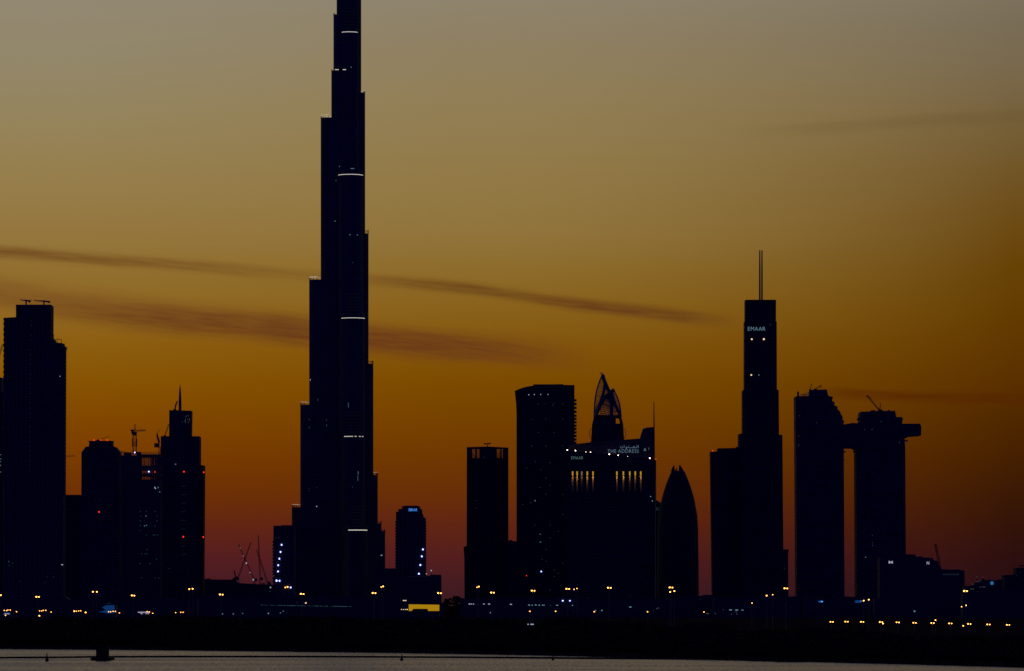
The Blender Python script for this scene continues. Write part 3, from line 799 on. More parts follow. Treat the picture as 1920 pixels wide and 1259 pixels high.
    for a in ((645.5,662),(665,668.6),(673,676.2),(678.5,680.6)): band(818.6, a[0], a[1], 9.0, 21.0, 1.2)
    band(994.3, 653.4, 689.6, 16.5, 19.5, 1.5)
    # scattered lit windows
    windows(r, [(628.4,415,1.6,1.6),(656,440.5,2,1.4),(670,441,1.8,1.4),(658.6,126.6,1.6,1.6),(660,316.4,8,1.1),(636.5,312.6,1.4,1.4)], L_TEALB, depth=.5)
    windows(r, [(661.5,493,1.5,1.5),(580,787,1.2,3),(612.4,798,1.4,4),(596,750,1.2,5),(612,788,1.2,2),(580,802,1.2,4),(661,913.4,1.4,2),(579.5,916,1.2,1.4),(579.5,920,1.2,1.4),(593.7,914.5,1.2,1.4),(630,339,3,2)], L_TEAL, depth=.5)
    windows(r, [(653.2,760,1.3,9),(671.6,887,1.8,6),(671,897,1.2,10)], L_SIGND, depth=.5)
    windows(r, [(582,712.7,1.9,1.9),(593.8,950,1.7,1.7),(714.8,1041.5,4,1.5)], L_WHITE, depth=.5)
    for yb, off, hw in ((60,.9,17),(596,7.5,22.5),(818,9.0,21.0),(994,16.5,19.5)):
        for j in range(7): band(yb - 7 - j * 6.2, 655.6 + off - hw * .62, 655.6 + off + hw * .55, off, hw, .9, L_FLOOR)  # faint glowing arcs stand in for the floor-by-floor facade texture
    return r
L_FLOOR = glow('faint_floor_light', (0.07,0.10,0.13), 0.035)
supertall()

# --- small stepped tower with blue lettering
r = thing('small_signed_tower', 'small tower with stepped shoulders and blue rooftop lettering right of the supertall', 'tower', 770, 5700)
Y = 5700
b = MB(); b.outline([(742.4,960),(746.8,960),(746.8,954.6),(753.6,954.6),(753.6,949.6),(786.8,949.6),(786.8,951.5),(788.2,955),(790.8,955.2),(791.3,963),(793.2,965.5),(793.6,970.5),(797.6,971.2),(797.9,1160),(741.8,1160)], Y, 30); b.obj('wall', M_RESI, r)
balcony_row(r, 797.7, 1, np.arange(980, 1080, 5.55), Y, 1.3, 2.4, 14); balcony_row(r, 742.2, -1, np.arange(980, 1066, 5.55), Y, 1.3, 2.4, 14)
b = MB(); b.box(758,948.4,783,949.8,Y+6,10); b.obj('parapet', M_DARK, r)
lettering(r, 'EMAAR', 766.4, 953.6, 782.4, 958.9, L_SIGNB, Y, bold=0.03)
for a in ((793,1030.6),(791,1043.7),(788.2,1059.8),(785.4,1076.2)): small('floodlight', L_FLOOD, r, a[0], a[1], 3.3, 3.6, shape='ball')
r = thing('podium_block', 'low flat podium block under the small signed tower', 'building', 765, 5600)
b = MB(); b.outline([(700,1066),(744,1066),(744,1080),(827,1080.4),(827,1158),(700,1158)], 5640, 40); b.obj('wall', M_DARK, r)
b = MB(); b.box(806,1078,826.5,1080.3,5645,20); b.obj('roof_plant', M_CONC, r)
b = MB(); b.tube(P(799.5,1080,5650), P(799.5,1076.8,5650), .3); b.tube(P(808.6,1080,5650), P(808.6,1070.8,5650), .3); b.obj('lamp_post', M_STEEL, r)
for a in ((808.6,1070.2,2.4),(799.5,1076.3,2.0)): small('roof_lamp', L_WHITE, r, a[0], a[1], a[2], a[2], Y=5650, shape='ball')
windows(r, [(768 + j * 4, 1081.6, 2.4, .8) for j in range(8)], L_DIM); windows(r, [(720.2,1099.6,2,2)], L_DIM)

# --- flat-topped tower with open crown slots
r = thing('flat_topped_tower', 'flat-topped tower whose crown has see-through slots and a T-shaped roof crane', 'tower', 914, 5900)
Y = 5900
b = MB(); b.outline([(875.2,859),(953.2,859),(953.4,1160),(874.6,1160)], Y, 36); b.obj('wall', M_GLASS, r)
b = MB(); xs = [(875.2,885),(891.2,894.2),(899,931.3),(938,940.6),(942.9,953.2)]
for a, c_ in xs: b.box(a, 842.6, c_, 859.1, Y + .02, 3)
for a, c_ in [(875.2,885.2),(891,894.4),(898.8,931.5),(937.8,940.8),(942.7,953.2)]: b.box(a, 842.6, c_, 859.1, Y + 33, 2.5)
b.box(875.2,842.7,877,859.1,Y+3.02,30); b.box(951.4,842.7,953.2,859.1,Y+3.02,30)
b.outline([(875.0,838.8),(914,837.6),(953.4,839.6),(953.4,842.7),(875.0,842.7)], Y - .1, 4); b.outline([(875.0,838.8),(914,837.6),(953.4,839.6),(953.4,842.7),(875.0,842.7)], Y + 32, 4)
b.obj('crown', M_DARK, r)
b = MB()
for k in range(4):
    b.box(885.4 + k * 1.6, 850 + k, 885.9 + k * 1.6, 859, Y + 12, .6); b.box(932 + k * 1.7, 851 - k, 932.5 + k * 1.7, 859, Y + 12, .6)
for k in range(9): b.box(884, 843.6 + k * 1.75, 945, 844.6 + k * 1.75, Y + 15, .5)
b.obj('roof_plant', M_STEEL, r)
windows(r, [(906.7,857.8,1.2,1.2),(892,939,1.2,1.2),(892,953,1.2,1.2)], L_TEAL)
bm_ = thing('roof_crane', 'T-shaped roof crane centred on the flat-topped tower', 'crane', 913.6, 5915, 'window-cleaning cranes on roofs', z=P(913,838,5915).z)
b = MB(); b.tube(P(913.8,839,5915), P(913.8,832,5915), .55); b.obj('mast', M_STEEL, bm_)
b = MB(); b.outline([(906.6,832.6),(908,831),(913,831.8),(920,830.6),(921,832.2),(918,833.4),(908,833.6)], 5914, 2); b.obj('boom', M_STEEL, bm_)
r = thing('podium_block', 'low block at the foot of the flat-topped tower, bridging to the curved tower', 'building', 918, 6150)
b = MB(); b.outline([(869.2,1026),(875.5,1023.6),(953,1014),(962,1014.6),(975,1016.4),(975,1156),(871,1156),(870.6,1050)], 6150, 40); b.obj('wall', M_DARK, r)
b = MB(); b.box(955,1012.6,960,1015,6155,10); b.obj('roof_plant', M_CONC, r)

# --- curved tower with balconies on its right edge
r = thing('curved_tower', 'broad tower with a curved sloping roof and comb-like balconies on its right edge', 'tower', 1020, 5800)
Y = 5800
b = MB(); b.outline([(965.2,733.4),(972,730.2),(980,727.2),(990,724.9),(1000,723.3),(1012,722.2),(1022,721.8),(1040,721.6),(1077.2,722.4),(1077.2,1160),(968.6,1160),(968.4,775),(967.6,755)], Y, 28); b.obj('wall', M_GLASS, r)
b = MB(); b.box(1045,720.6,1056,722,Y+5,10); b.obj('roof_plant', M_CONC, r)
b = MB(); b.box(1000,720.9,1046,722.4,Y+3,18); b.obj('parapet', M_CONC, r)
balcony_row(r, 1077.0, 1, [751.2,758,765.2,772.6,780,786,792.4,798.8,805,811.5,818,824.6,831], Y, 4.2, 3.0, 12)
windows(r, [(991.5,740.6,1.6,1.6),(1002,740.2,1.5,1.5),(1014,740.1,1.4,1.4),(1027.6,740,1.3,1.4)], L_WHITE)
tw = [(1009.3,757.5),(1023,757.5),(1038.7,757.6),(1054.7,757.5),(1036,761),(997,786.8),(1023.5,786.4),(1055,786.4),(1009.5,811.4),(1038.6,811.3),(997,837),(1023.5,836.4),(1055,836),(1003.5,865.5),(1031,868),(988,878),(1013.8,880.8),(1023.4,897),(1013,914.5),(1031,910),(995,943),(1023.5,927.3),(980,946),(1055.5,965),(1003,984.5),(1031.5,984.5),(1055.4,927.4),(1013.5,1001.8),(1031.6,1009),(1047,996.6),(1024,1030.6),(1055.5,1056.4),(1016.5,1049),(1039.5,1069),(1047,1075.6),(1024.3,1053),(1039.4,1081.5),(1031.6,1107)]
windows(r, tw, L_TEAL, 1.3, 1.3)
windows(r, [(1003.4,939.2,2,2),(1013.2,1016.8,1.8,1.8),(1013,1002,1.6,1.6)], L_TEALB)
beacons(r, [(987.2,1079.8)], 2.2); small('floodlight', L_FLOOD, r, 1014.8, 1072, 2.8, 3.0, shape='ball')

# --- hotel with lattice sails, lit slits and lettering
def hotel():
    Y = 5600
    r = thing('sail_crowned_hotel', 'wide hotel slab with yellow lit slits, sloping lit roof edge and a pointed lattice crown', 'hotel', 1145, Y)
    b = MB(); b.outline([(1061.5,845.4),(1228.6,861.2),(1229.6,1160),(1061.5,1160)], Y, 11); b.obj('front_wing', M_GLASS, r)
    b = MB(); b.outline([(1066,836),(1081,832.6),(1108,829.6),(1172,824.6),(1200.2,822.6),(1202,816),(1206,804),(1214,801.8),(1225.4,801),(1226.6,830),(1227.6,1160),(1066,1160)], Y + 17, 22); b.obj('rear_wing', M_ROOFW, r)
    b = MB(); b.outline([(1226.8,861.0),(1230.2,861.3),(1230.8,1159),(1227.4,1159)], Y - 2, 14); b.obj('corner_fin', M_DARK, r)
    b = MB(); b.tube(P(1226.3,805,Y+16), P(1226,754,Y+16), .85, .45, 6); b.tube(P(1226.6,860,Y+16), P(1226.3,804,Y+16), 1.0, .85, 6); b.obj('mast', M_CRANE, r)
    # roof-edge lamps
    for x, y, s_ in ((1063.6,843.9,2.6),(1079,845.3,2.8),(1098.5,847.6,1.4),(1107.2,848.5,2.2),(1142.3,852.3,3.0),(1159,854.0,2.2),(1177,856.4,1.4),(1218.2,861.0-1.6,3.0)):
        small('roof_lamp', L_ROOFL, r, x, y, s_ * .6, s_ * .6, Y=Y + 6, shape='ball')
    small('aviation_light', L_RED, r, 1229.8, 861.6, 2.4, 2.2, Y=Y - 2.5, shape='ball')
    # lit slits: glowing panes stand in for the bright top of the downlight wash
    for i, x in enumerate((1073.7,1082.1,1090.8,1101.1,1111.9,1156.7,1168.8,1180.8,1191.0,1201.5)):
        q = MB(); q.box(x-2.0, 883.2, x-1.45, 922, Y-1.2, 1.25); q.box(x+1.45, 883.2, x+2.0, 922, Y-1.2, 1.25); q.box(x-2.0, 882, x+2.0, 883.3, Y-1.25, 1.3)
        q.box(x-1.46, 892.0, x+1.46, 922, Y-.16, .2)
        ch = q.obj('light_channel', M_STONE, r)
        pale = i in (2,)
        q = MB(); q.box(x-1.3, 884.3, x+1.3, 892.0, Y-.22, .2); q.obj('slit_window', L_PALEY if pale else L_YELLOW, r, parent=ch)
        ld = bpy.data.lights.new('slit_downlight', 'AREA'); ld.shape = 'RECTANGLE'; ld.size = 1.5; ld.size_y = .5; ld.energy = (210.0 if i not in (0,7,8) else 120.0) if not pale else 60; ld.color = (1.0,.50,.12); ld.spread = math.radians(40)
        lo = bpy.data.objects.new('slit_downlight', ld); COL.objects.link(lo); lo.parent = r
        lo.location = P(x, 891.6, Y - .62) - Vector(r['_o'])
    # lettering
    lettering(r, 'EMAAR', 1071.2, 856.2, 1093.4, 861.8, L_SIGNG, Y, bold=0.0)
    lettering(r, 'THE ADDRESS', 1139.2, 843.0, 1197.4, 849.4, L_SIGN2, Y + 16.9)
    # arabic line above it, drawn stroke by stroke: reads al-unwan from the right
    b = MB(); yy = Y + 16.6
    def st(pts, w=.24): b.path([P(a, c_ - .4, yy) for a, c_ in pts], w, 4)
    st([(1196.8,835.6),(1196.8,840.4)]); st([(1194.4,835.6),(1194.4,840.3),(1190.2,840.4)]); st([(1190.4,838.3),(1188.4,837.9),(1187.6,839.2),(1188.8,840.4),(1185.6,840.4)])
    st([(1190.4,840.4),(1179,840.4)]); st([(1185.5,837.4),(1185.6,837.3)], .5)
    st([(1179.2,840.4),(1178.4,838.4)], .3); st([(1179.4,836.4),(1179.5,836.3)], .5)
    st([(1176.4,839.8),(1174.8,838.6),(1173.6,839.6),(1175,840.4),(1176.4,839.8),(1175.6,841.4),(1172.8,842)]); st([(1170.4,835.6),(1170.4,840.4)])
    st([(1167.6,837.6),(1167.8,839.8),(1165.6,841.2),(1163.6,840),(1163.4,837.6)]); st([(1165.5,837.3),(1165.6,837.2)], .5)
    b.obj('arabic_lettering', L_SIGN2, r)
    b = MB(); yy = Y + 16.6; st([(1207.4,846.6),(1209.3,841.4),(1211.2,846.6)], .34); st([(1208.2,844.8),(1210.2,844.8)], .22); st([(1216.4,840.2),(1216.4,843.8)], .2); b.obj('a_emblem', L_SIGN2, r)
    windows(r, [(1219.8,931.4,1.6,1.6),(1223.2,939.7,1.6,1.5)], L_SIGN); windows(r, [(1085,1070,1.3,1.2),(1148.6,1070.4,1.3,1.2),(1181.6,1118,1,4),(1102,1122,1,3)], L_DIM)
    b = MB(); b.box(1228.6, 900, 1229.4, 1125, Y-2.2, .25); b.obj('corner_light_strip', L_CORNER, r)
    # drum
    Yd = Y + 36; k = mpp(Yd); cx = 1139.3; c = P(cx, 0, Yd); Zd = lambda y: P(0, y, Yd).z
    b = MB(); b.revolve([(GZ,30.6*k),(Zd(830),31.2*k),(Zd(818),30.6*k),(Zd(806),29.9*k),(Zd(795),29.2*k)], (c.x, Yd), 36, sy=.55); b.obj('crown_drum', M_GLASS, r, smooth=False)
    b = MB()
    for s_, yc in ((-1,813.5),(1,813.5),(-1,834),(1,834)):
        pts = []
        for j in range(9):
            a = -math.pi / 2 + math.pi * j / 8; hgt = 9.5 if yc < 820 else 6.5
            pts.append(P(cx + s_ * (30.2 + 3.8 * math.cos(a)), yc + hgt * math.sin(a), Yd - 2))
        b.path(pts, .45, 4)
    b.obj('ring_handrail', M_STEEL, r)
    # sails
    Yb, Yf = Yd, Yd - 9
    LO = [(1128.8,703.5),(1125.2,712),(1122.4,719.7),(1119.6,729),(1117.7,737),(1116,747),(1115,757.5),(1114.3,770),(1114,783)]
    CR = [(1130.2,703.5),(1132.5,712),(1134.8,719),(1133.2,730),(1130.6,740),(1127.6,750),(1123.6,760),(1119.4,769),(1115.4,780)]
    RR = [(1130.2,702.5),(1133.2,710),(1136.4,718),(1139.4,725.5),(1142.8,733),(1146,742),(1148.6,750)]
    RO = [(1151,731.5),(1154,737.6),(1157.6,745.2),(1160.2,752.5),(1162.2,760),(1163.6,770),(1164.4,783)]
    RI = [(1147,735.5),(1148.6,742),(1150.6,750),(1153.4,758.5),(1157,766.5),(1160.6,774.5),(1164,782)]
    LR = [(1151.6,730.8),(1144.4,735.6),(1138.6,740.6),(1133.4,746.4),(1129,754),(1124.8,763),(1120.8,772),(1117,782)]
    w = lambda L, yy: [P(a, c_, yy) for a, c_ in L]
    def sheet(A, B, ya, yb, nv, r_=.30, bow=4.0):
        b = MB(); PA, PB = w(A, ya), w(B, yb); n = min(len(PA), len(PB)); m_ = 3
        def at(L, t):
            x = t * (len(L) - 1); i = min(int(x), len(L) - 2); return L[i].lerp(L[i + 1], x - i)
        N = n * m_
        g = []
        for i in range(N + 1):
            a, c_ = at(PA, i / N), at(PB, i / N); row = []
            for j in range(nv + 1):
                s_ = j / nv; p = a.lerp(c_, s_); p.y -= bow * math.sin(math.pi * s_); row.append(p)
            g.append(row)
        for i in range(N + 1): b.path(g[i], r_ * (1.7 if i % 6 == 3 else 1), 3)
        for j in range(nv + 1): b.path([g[i][j] for i in range(N + 1)], r_ * .9, 3)
        return b
    sheet(LO, CR, Yb, Yf, 7).obj('sail_lattice', M_STEEL, r)
    sheet(RO, RI, Yb, Yf, 6).obj('sail_lattice', M_STEEL, r)
    sheet([(1143,738),(1136,744),(1131,753),(1127,764),(1124,780)], [(1143.5,738),(1143.2,748),(1143.2,758),(1143,768),(1143,780)], Yf-2, Yf-2, 7, .55, 2).obj('sail_lattice', M_STEEL, r)
    sheet([(1135,722),(1133.6,732),(1130,744)], [(1136,722),(1140.5,732),(1141.5,737)], Yf, Yf, 4, .34, 1).obj('sail_lattice', M_STEEL, r)
    sheet([(1149.4,745),(1149.8,757),(1150,768),(1149.8,780)], [(1150.2,746),(1154,759),(1158.6,770),(1163,781)], Yf-1, Yf-1, 5, .42, 1).obj('sail_lattice', M_STEEL, r)
    for pts, a, c_ in ((w(LO, Yb), .8, .9), (w(CR, Yf), 2.3, 1.6), (w(RR, Yf), 1.3, 1.4), (w(RO, Yb), .8, .9), (w(RI, Yf), 1.6, 1.8), (w(LR, Yf - 3), 2.2, 2.0)):
        b = MB(); b.path(pts, a, 6, c_); b.obj('sail_rib', M_STEEL, r)
    b = MB(); b.outline([(1131.5,706.5),(1136.4,718),(1142.8,733),(1139.2,737),(1136.2,728),(1134.6,720)], Yf - .4, 1.4)
    b.outline([(1139.6,738.6),(1147.2,734.8),(1149.6,747),(1150.2,762),(1149.8,781),(1143.2,781),(1143.6,762)], Yf - 1, 2.0); b.obj('sail_web', M_STEEL, r)
    b = MB(); b.tube(P(1130.2,704.5,Yf), P(1124.6,699,Yf), .75, .5); b.tube(P(1129,705,Yf), P(1129.8,697.6,Yf), .6, .35); b.obj('sail_finial', M_STEEL, r)
    b = MB(); b.tube(P(1149.5,732,Yf), P(1152.4,729.6,Yf), .8, .4); b.tube(P(1148.8,733,Yf), P(1148.4,728.6,Yf), .25, .15); b.obj('sail_finial', M_STEEL, r)
    # the little lookout under the right sail: dark frame round an opening on the evening sky
    b = MB(); b.outline([(1110.2,795.4),(1112.6,787),(1114.2,779.4),(1121,778),(1154.9,778.6),(1154.9,795.4)],Yd-8,14); b.outline([(1154.8,778.6),(1163.6,778.6),(1166,785.6),(1168.6,795.4),(1162.2,795.4),(1161.6,789),(1159.6,785),(1154.8,785)], Yd-6, 3); b.obj('lookout_frame', M_DARK, r)
    return r
M_ROOFW = facade('hotel_upper_wall', (0.10,0.075,0.058), (0.04,0.032,0.026), 6.0, 6.0, 0.7, 0.6)
L_ROOFL = glow('roof_edge_lamp', (1.0,0.78,0.55), 9.0, True)
L_SIGNG = glow('pale_green_sign', (0.16,0.30,0.30), 0.62)
L_SIGN2 = glow('soft_blue_sign', (0.22,0.36,0.52), 0.52)
L_CORNER = dotted('dim_corner_strip', (0.12,0.30,0.34), 0.0, 1.0)
m_ = glow('dim_corner_glow', (0.06,0.16,0.18), 0.06); L_CORNER = m_
hotel()

# --- block behind the hotel and the bullet-shaped tower
r = thing('office_block', 'sloping-topped block wedged between the hotel and the bullet-shaped tower', 'building', 1238, 6300)
b = MB(); b.outline([(1215,936),(1231,938.4),(1240.5,943.5),(1256,950),(1256,1156),(1215,1156)], 6300, 30); b.obj('wall', M_GLASS, r)
b = MB(); yy = 6299.5
b.path([P(1230.6,957.5,yy),P(1231.4,952.4,yy),P(1232.8,951.4,yy),P(1234.2,953.4,yy),P(1234.8,957.5,yy)], .3, 4); b.tube(P(1232.4,955,yy), P(1233.4,956.4,yy), .3); b.obj('arched_emblem', glow('very_dim_sign', (0.05,0.10,0.13), 0.4), r)
r = thing('bullet_tower', 'bullet-shaped tower whose tip splits into two horns', 'tower', 1271.5, 6200)
Y = 6230; k = mpp(Y); cx = 1271.2; Zb = lambda y: P(0, y, Y).z
prof = [(1160,39.4),(1117,39.2),(1050,38.7),(993,37.9),(967,36.4),(943.4,32.2),(931,29.4),(919.6,26.2),(908,22.4),(898,18.4),(890,15.0),(883.6,12.0)]
b = MB(); b.revolve([(Zb(y), w * k) for y, w in prof], (P(cx,0,Y).x, Y), 40, sy=.8); b.obj('wall', M_GLASS, r, smooth=True)
b = MB(); b.outline([(1257.9,883.8),(1260,879),(1263.4,872.2),(1264.6,873),(1265.4,883.8)], Y - 5, 10); b.obj('horn', M_GLASS, r)
b = MB(); b.outline([(1272.8,883.8),(1273.8,872.2),(1274.9,871.4),(1279,878.2),(1282.6,883.8)], Y - 5, 10); b.obj('horn', M_GLASS, r)
b = MB(); b.tube(P(1268.4,884,Y), P(1268.4,876.2,Y), 1.3, .2, 6); b.tube(P(1267.2,884,Y), P(1267.6,880,Y), 1.1, .7, 6); b.obj('spire', M_STEEL, r)
windows(r, [(1280.6,1042.4,1.5,1.2)], L_DIM)

# --- setback tower with twin antennas
r = thing('twin_antenna_tower', 'tall setback tower with twin antennas and pale lettering near its top', 'tower', 1426, 5700)
Y = 5700
b = MB(); b.outline([(1386.4,813.6),(1403,812.6),(1440,814.6),(1467.2,815.8),(1469.6,1160),(1386.4,1160)], Y, 44); b.obj('lower_shaft', M_GLASS, r)
b = MB(); b.outline([(1393.2,731.6),(1396,730.4),(1457,730.4),(1460.2,732.4),(1460.8,816),(1393.2,816)], Y + 3, 38); b.obj('middle_shaft', M_GLASS, r)
b = MB(); b.outline([(1396.6,602.4),(1456.4,603),(1456.8,731),(1396.4,731)], Y + 6, 32); b.obj('upper_shaft', M_GLASS, r)
b = MB(); b.outline([(1397.8,562.4),(1455.2,562.4),(1455,603.2),(1397.8,603.2)], Y + 8, 28); b.obj('top_block', M_GLASS, r)
b = MB(); b.outline([(1332.6,847),(1346,847),(1346,841),(1387,840),(1387,1160),(1336.8,1160)], Y + 8, 34); b.box(1380,838,1383.4,841,Y+14,4); b.obj('side_wing', M_GLASS, r)
b = MB(); b.outline([(1466,1030.4),(1479.2,1030.4),(1479.2,1034),(1477.8,1036),(1478.6,1160),(1466,1160)], Y + 10, 24); b.obj('annex', M_DARK, r)
for x in (1424.6, 1428.7):
    b = MB(); b.tube(P(x,563,Y+22), P(x,505,Y+22), 1.05, .95, 8); b.tube(P(x,505,Y+22), P(x,469.6,Y+22), .92, .75, 8); b.obj('antenna', M_STEEL, r)
lettering(r, 'EMAAR', 1402.4, 613.4, 1435, 620.6, L_SIGN, Y + 6, bold=0.0)
windows(r, [(1443.8,609.6,2.4,2.2),(1447,609.6,1.6,1.6)], glow('dull_panel', (0.10,0.09,0.13), 0.12))
for a in ((1409.6,636.5,2.8),(1432.1,636.4,3.2),(1408.6,703.6,2.6)): small('terrace_lamp', L_WARM, r, a[0], a[1], a[2], a[2], shape='ball')
windows(r, [(1422.7,703.6,1.6,1.6)], L_SIGN)
small('aviation_light', L_RED, r, 1336.4, 845.8, 2.8, 2.4, Y=Y + 8, shape='ball')
windows(r, [(1470.8,1059,1.4,2),(1470.8,1066.5,1.8,3)], L_DIM)

# --- twin towers joined by a sky bridge
r = thing('bridged_twin_towers', 'pair of towers under construction joined high up by a projecting sky bridge', 'tower', 1600, 6200)
Y = 6200
b = MB(); b.outline([(1492,743.4),(1517.6,742.6),(1553.4,742.6),(1562.2,744.4),(1561.4,747),(1560.2,752),(1565.2,754.6),(1564.4,760.4),(1568.4,761.6),(1570.8,763.6),(1570.4,768.4),(1573.4,769.6),(1575.6,773),(1577.4,778),(1579.6,780.4),(1580.4,788.4),(1583.6,789),(1581.8,795),(1582.2,840),(1583.8,1160),(1495,1160)], Y, 46); b.obj('left_shaft', M_GLASS2, r)
b = MB(); b.outline([(1517.8,742.8),(1518.2,731.4),(1550.2,730.6),(1553.2,742.8)], Y + 10, 20); b.obj('left_cap', M_CONC, r)
b = MB(); b.outline([(1494.8,743.6),(1494.6,734.6),(1498.4,734.6),(1498.2,743.6)], Y + 6, 4)
for x in (1502.6,1505.4,1508.4,1512,1515): b.tube(P(x,743.4,Y+6), P(x,736.4 + random.random()*2,Y+6), .25, n=4)
b.tube(P(1499,742,Y+6), P(1517.6,735.6,Y+6), .45, n=4); b.tube(P(1506,742.8,Y+6), P(1517.6,738.8,Y+6), .6, n=4); b.tube(P(1500,740.6,Y+6), P(1516,740.6,Y+6), .2, n=4)
b.obj('scaffold', M_STEEL, r)
b = MB(); b.outline([(1605.6,840),(1612.4,795),(1613.6,772.6),(1629.4,771.8),(1631,771),(1678.2,770.6),(1680.4,781.8),(1680.6,795),(1696.4,821),(1697.4,840),(1699.4,1160),(1607.4,1160)], Y + 2, 46); b.obj('right_shaft', M_GLASS2, r)
b = MB(); b.box(1608.2,784.6,1614,787.2,Y+4,20); b.outline([(1680,782),(1692.4,782.4),(1691.6,795),(1680,795)], Y + 4, 30); b.box(1692,785.6,1693.4,787.6,Y+6,8); b.obj('terrace', M_CONC, r)
b = MB(); b.outline([(1631,771.4),(1634,769.6),(1640,769.4),(1641,771)], Y+6, 8); b.outline([(1650,771),(1652,768.4),(1655,768.6),(1656,771)], Y+6, 6); b.outline([(1664,771),(1665.5,768.8),(1668,769.2),(1668.6,771)], Y+6, 6)
for x in (1615,1618,1621,1624.5): b.tube(P(x,773,Y+5), P(x,771 - random.random(),Y+5), .25, n=4)
b.tube(P(1680.2,772,Y+5), P(1680.4,780,Y+5), .25, n=4); b.obj('roof_plant', M_CONC, r)
b = MB(); b.outline([(1578,796.4),(1583,796),(1592,794.4),(1600,793.2),(1608,794),(1614,794.4),(1680,794.8),(1725.8,794.6),(1726,798),(1727.6,799),(1727.2,816.6),(1705,818.2),(1702,820.4),(1696.4,822),(1690,840),(1610,840),(1605.4,843.2),(1599.6,840.2),(1577,840)], Y + 1, 40); b.obj('sky_bridge', M_GLASS2, r)
b = MB(); b.box(1696,825.4,1702.6,828,Y+5,8); b.box(1581,846.2,1585.6,848.6,Y+4,10); b.box(1600.2,845.4,1606,848,Y+4,10); b.box(1581,861.6,1583.8,863.4,Y+4,8); b.box(1602.6,853.4,1606,855,Y+4,8); b.obj('loading_platform', M_STEEL, r)
windows(r, [(1531.6,793.4,1.5,1.5),(1652.2,791,1.8,1.8),(1621.2,805.8,1.6,1.4),(1635,805.6,1.8,1.6)], L_TEAL)
windows(r, [(1686.4,830,2.6,4),(1497,835,2.4,4),(1497.5,818,2.4,3),(1499,780,3,2),(1696.6,832,2,4)], glow('weak_site_light', (0.09,0.09,0.12), 0.12), name='site_lamp')
windows(r, [(1635.5,1004.3,1.6,1.6),(1636,1017.8,1.6,1.4),(1636,1023.2,1.9,1.6)], L_TEAL); windows(r, [(1623,1045.2,1.7,1.6)], L_TEALB); windows(r, [(1647.6,1100,2,1.2)], L_DIM)
q = thing('luffing_crane', 'red-brown crane with its jib raised to the left on the right-hand bridged tower', 'crane', 1649, 6215, 'construction cranes', z=P(1649,769,6215).z)
b = MB(); b.lattice(P(1649.5,770.5,6215), P(1650.9,756.8,6215), 1.2, .25, w2=.7); b.obj('a_frame', M_CRANE, q)
b = MB(); b.lattice(P(1648.6,769.5,6215), P(1626.2,742.6,6215), 1.6, .34, bays=18); b.obj('jib', M_CRANE, q)
b = MB(); b.outline([(1623.8,742.8),(1626,741.4),(1629.2,743.4),(1628,745)], 6214, 2); b.tube(P(1625.4,744,6215), P(1625.4,751,6215), .12, n=4); b.obj('jib_head', M_CRANE, q)
b = MB(); b.tube(P(1650.9,757,6215), P(1628,743,6215), .16, n=4); b.obj('tie_cable', M_CRANE, q)
b = MB(); b.box(1646.5,767.8,1653,770.8,6213,4); b.obj('base', M_CRANE, q)
q = thing('luffing_crane', 'short crane jib with a drooping tip on the left-hand bridged tower', 'crane', 1530, 6220, 'construction cranes', z=P(1530,731,6220).z)
b = MB(); b.lattice(P(1528,731,6220), P(1538.8,723.8,6220), 1.3, .28); b.tube(P(1538.8,722.2,6220), P(1540.2,727,6220), .5); b.obj('jib', M_CRANE, q)
b = MB(); b.box(1526,729.4,1532,731.2,6218,4); b.obj('base', M_CRANE, q)
q = thing('luffing_crane', 'needle-thin crane jib left of the short drooping one on the left-hand bridged tower', 'crane', 1518, 6222, 'construction cranes', z=P(1518,731.4,6222).z)
b = MB(); b.lattice(P(1518.4,731.4,6222), P(1522.2,719.8,6222), .9, .2); b.obj('jib', M_CRANE, q)
b = MB(); b.box(1517.4,730,1520.4,731.8,6221,3); b.obj('base', M_CRANE, q)

# --- stepped block with two lit signs, lower right
r = thing('stepped_block', 'stepped low block with two small pale signs in front of the bridged towers', 'building', 1730, 5600)
Y = 5600
b = MB(); b.outline([(1650,1046),(1698,1039.6),(1716,1039.6),(1717.8,1044.2),(1728,1045.4),(1749.2,1046.6),(1750.6,1050.6),(1758.6,1052.2),(1762.8,1064),(1767,1067.6),(1800,1069.2),(1808.4,1070.4),(1809.8,1158),(1650,1158)], Y, 40); b.obj('wall', M_DARK, r)
b = MB(); b.box(1790,1068,1800,1070,Y+6,10); b.box(1722,1043.6,1730,1046,Y+6,10); b.obj('roof_plant', M_CONC, r)
b = MB(); b.outline([(1666.4,1051.6),(1670.2,1054),(1673.9,1051.8),(1673.9,1057.4),(1670.2,1055.4),(1666.4,1057.6)], Y - .5, .6); b.obj('bowtie_sign', L_SIGNV, r)
lettering(r, 'N', 1737.6, 1053.4, 1742.2, 1058.8, L_SIGNV, Y, name='letter_sign', bold=0.03)
b = MB(); b.box(1768,1076,1797,1079,Y-.4,.5); b.obj('lit_louvre', L_DIM, r)
windows(r, [(1796.6,1076.4,2.4,4)], L_DIM)
q = thing('luffing_crane', 'dim crane jib standing steeply behind the stepped low block', 'crane', 1762, 6500, 'construction cranes')
b = MB(); b.lattice(P(1763,1160,6500), P(1763,1062,6500), 2.2, .3, bays=20); b.obj('mast', M_CRANE, q)
b = MB(); b.lattice(P(1763,1066,6500), P(1754,1021.5,6500), 2.4, .42, bays=18); b.tube(P(1752,1021,6500), P(1755.4,1021.6,6500), .7); b.obj('jib', M_CRANE, q)

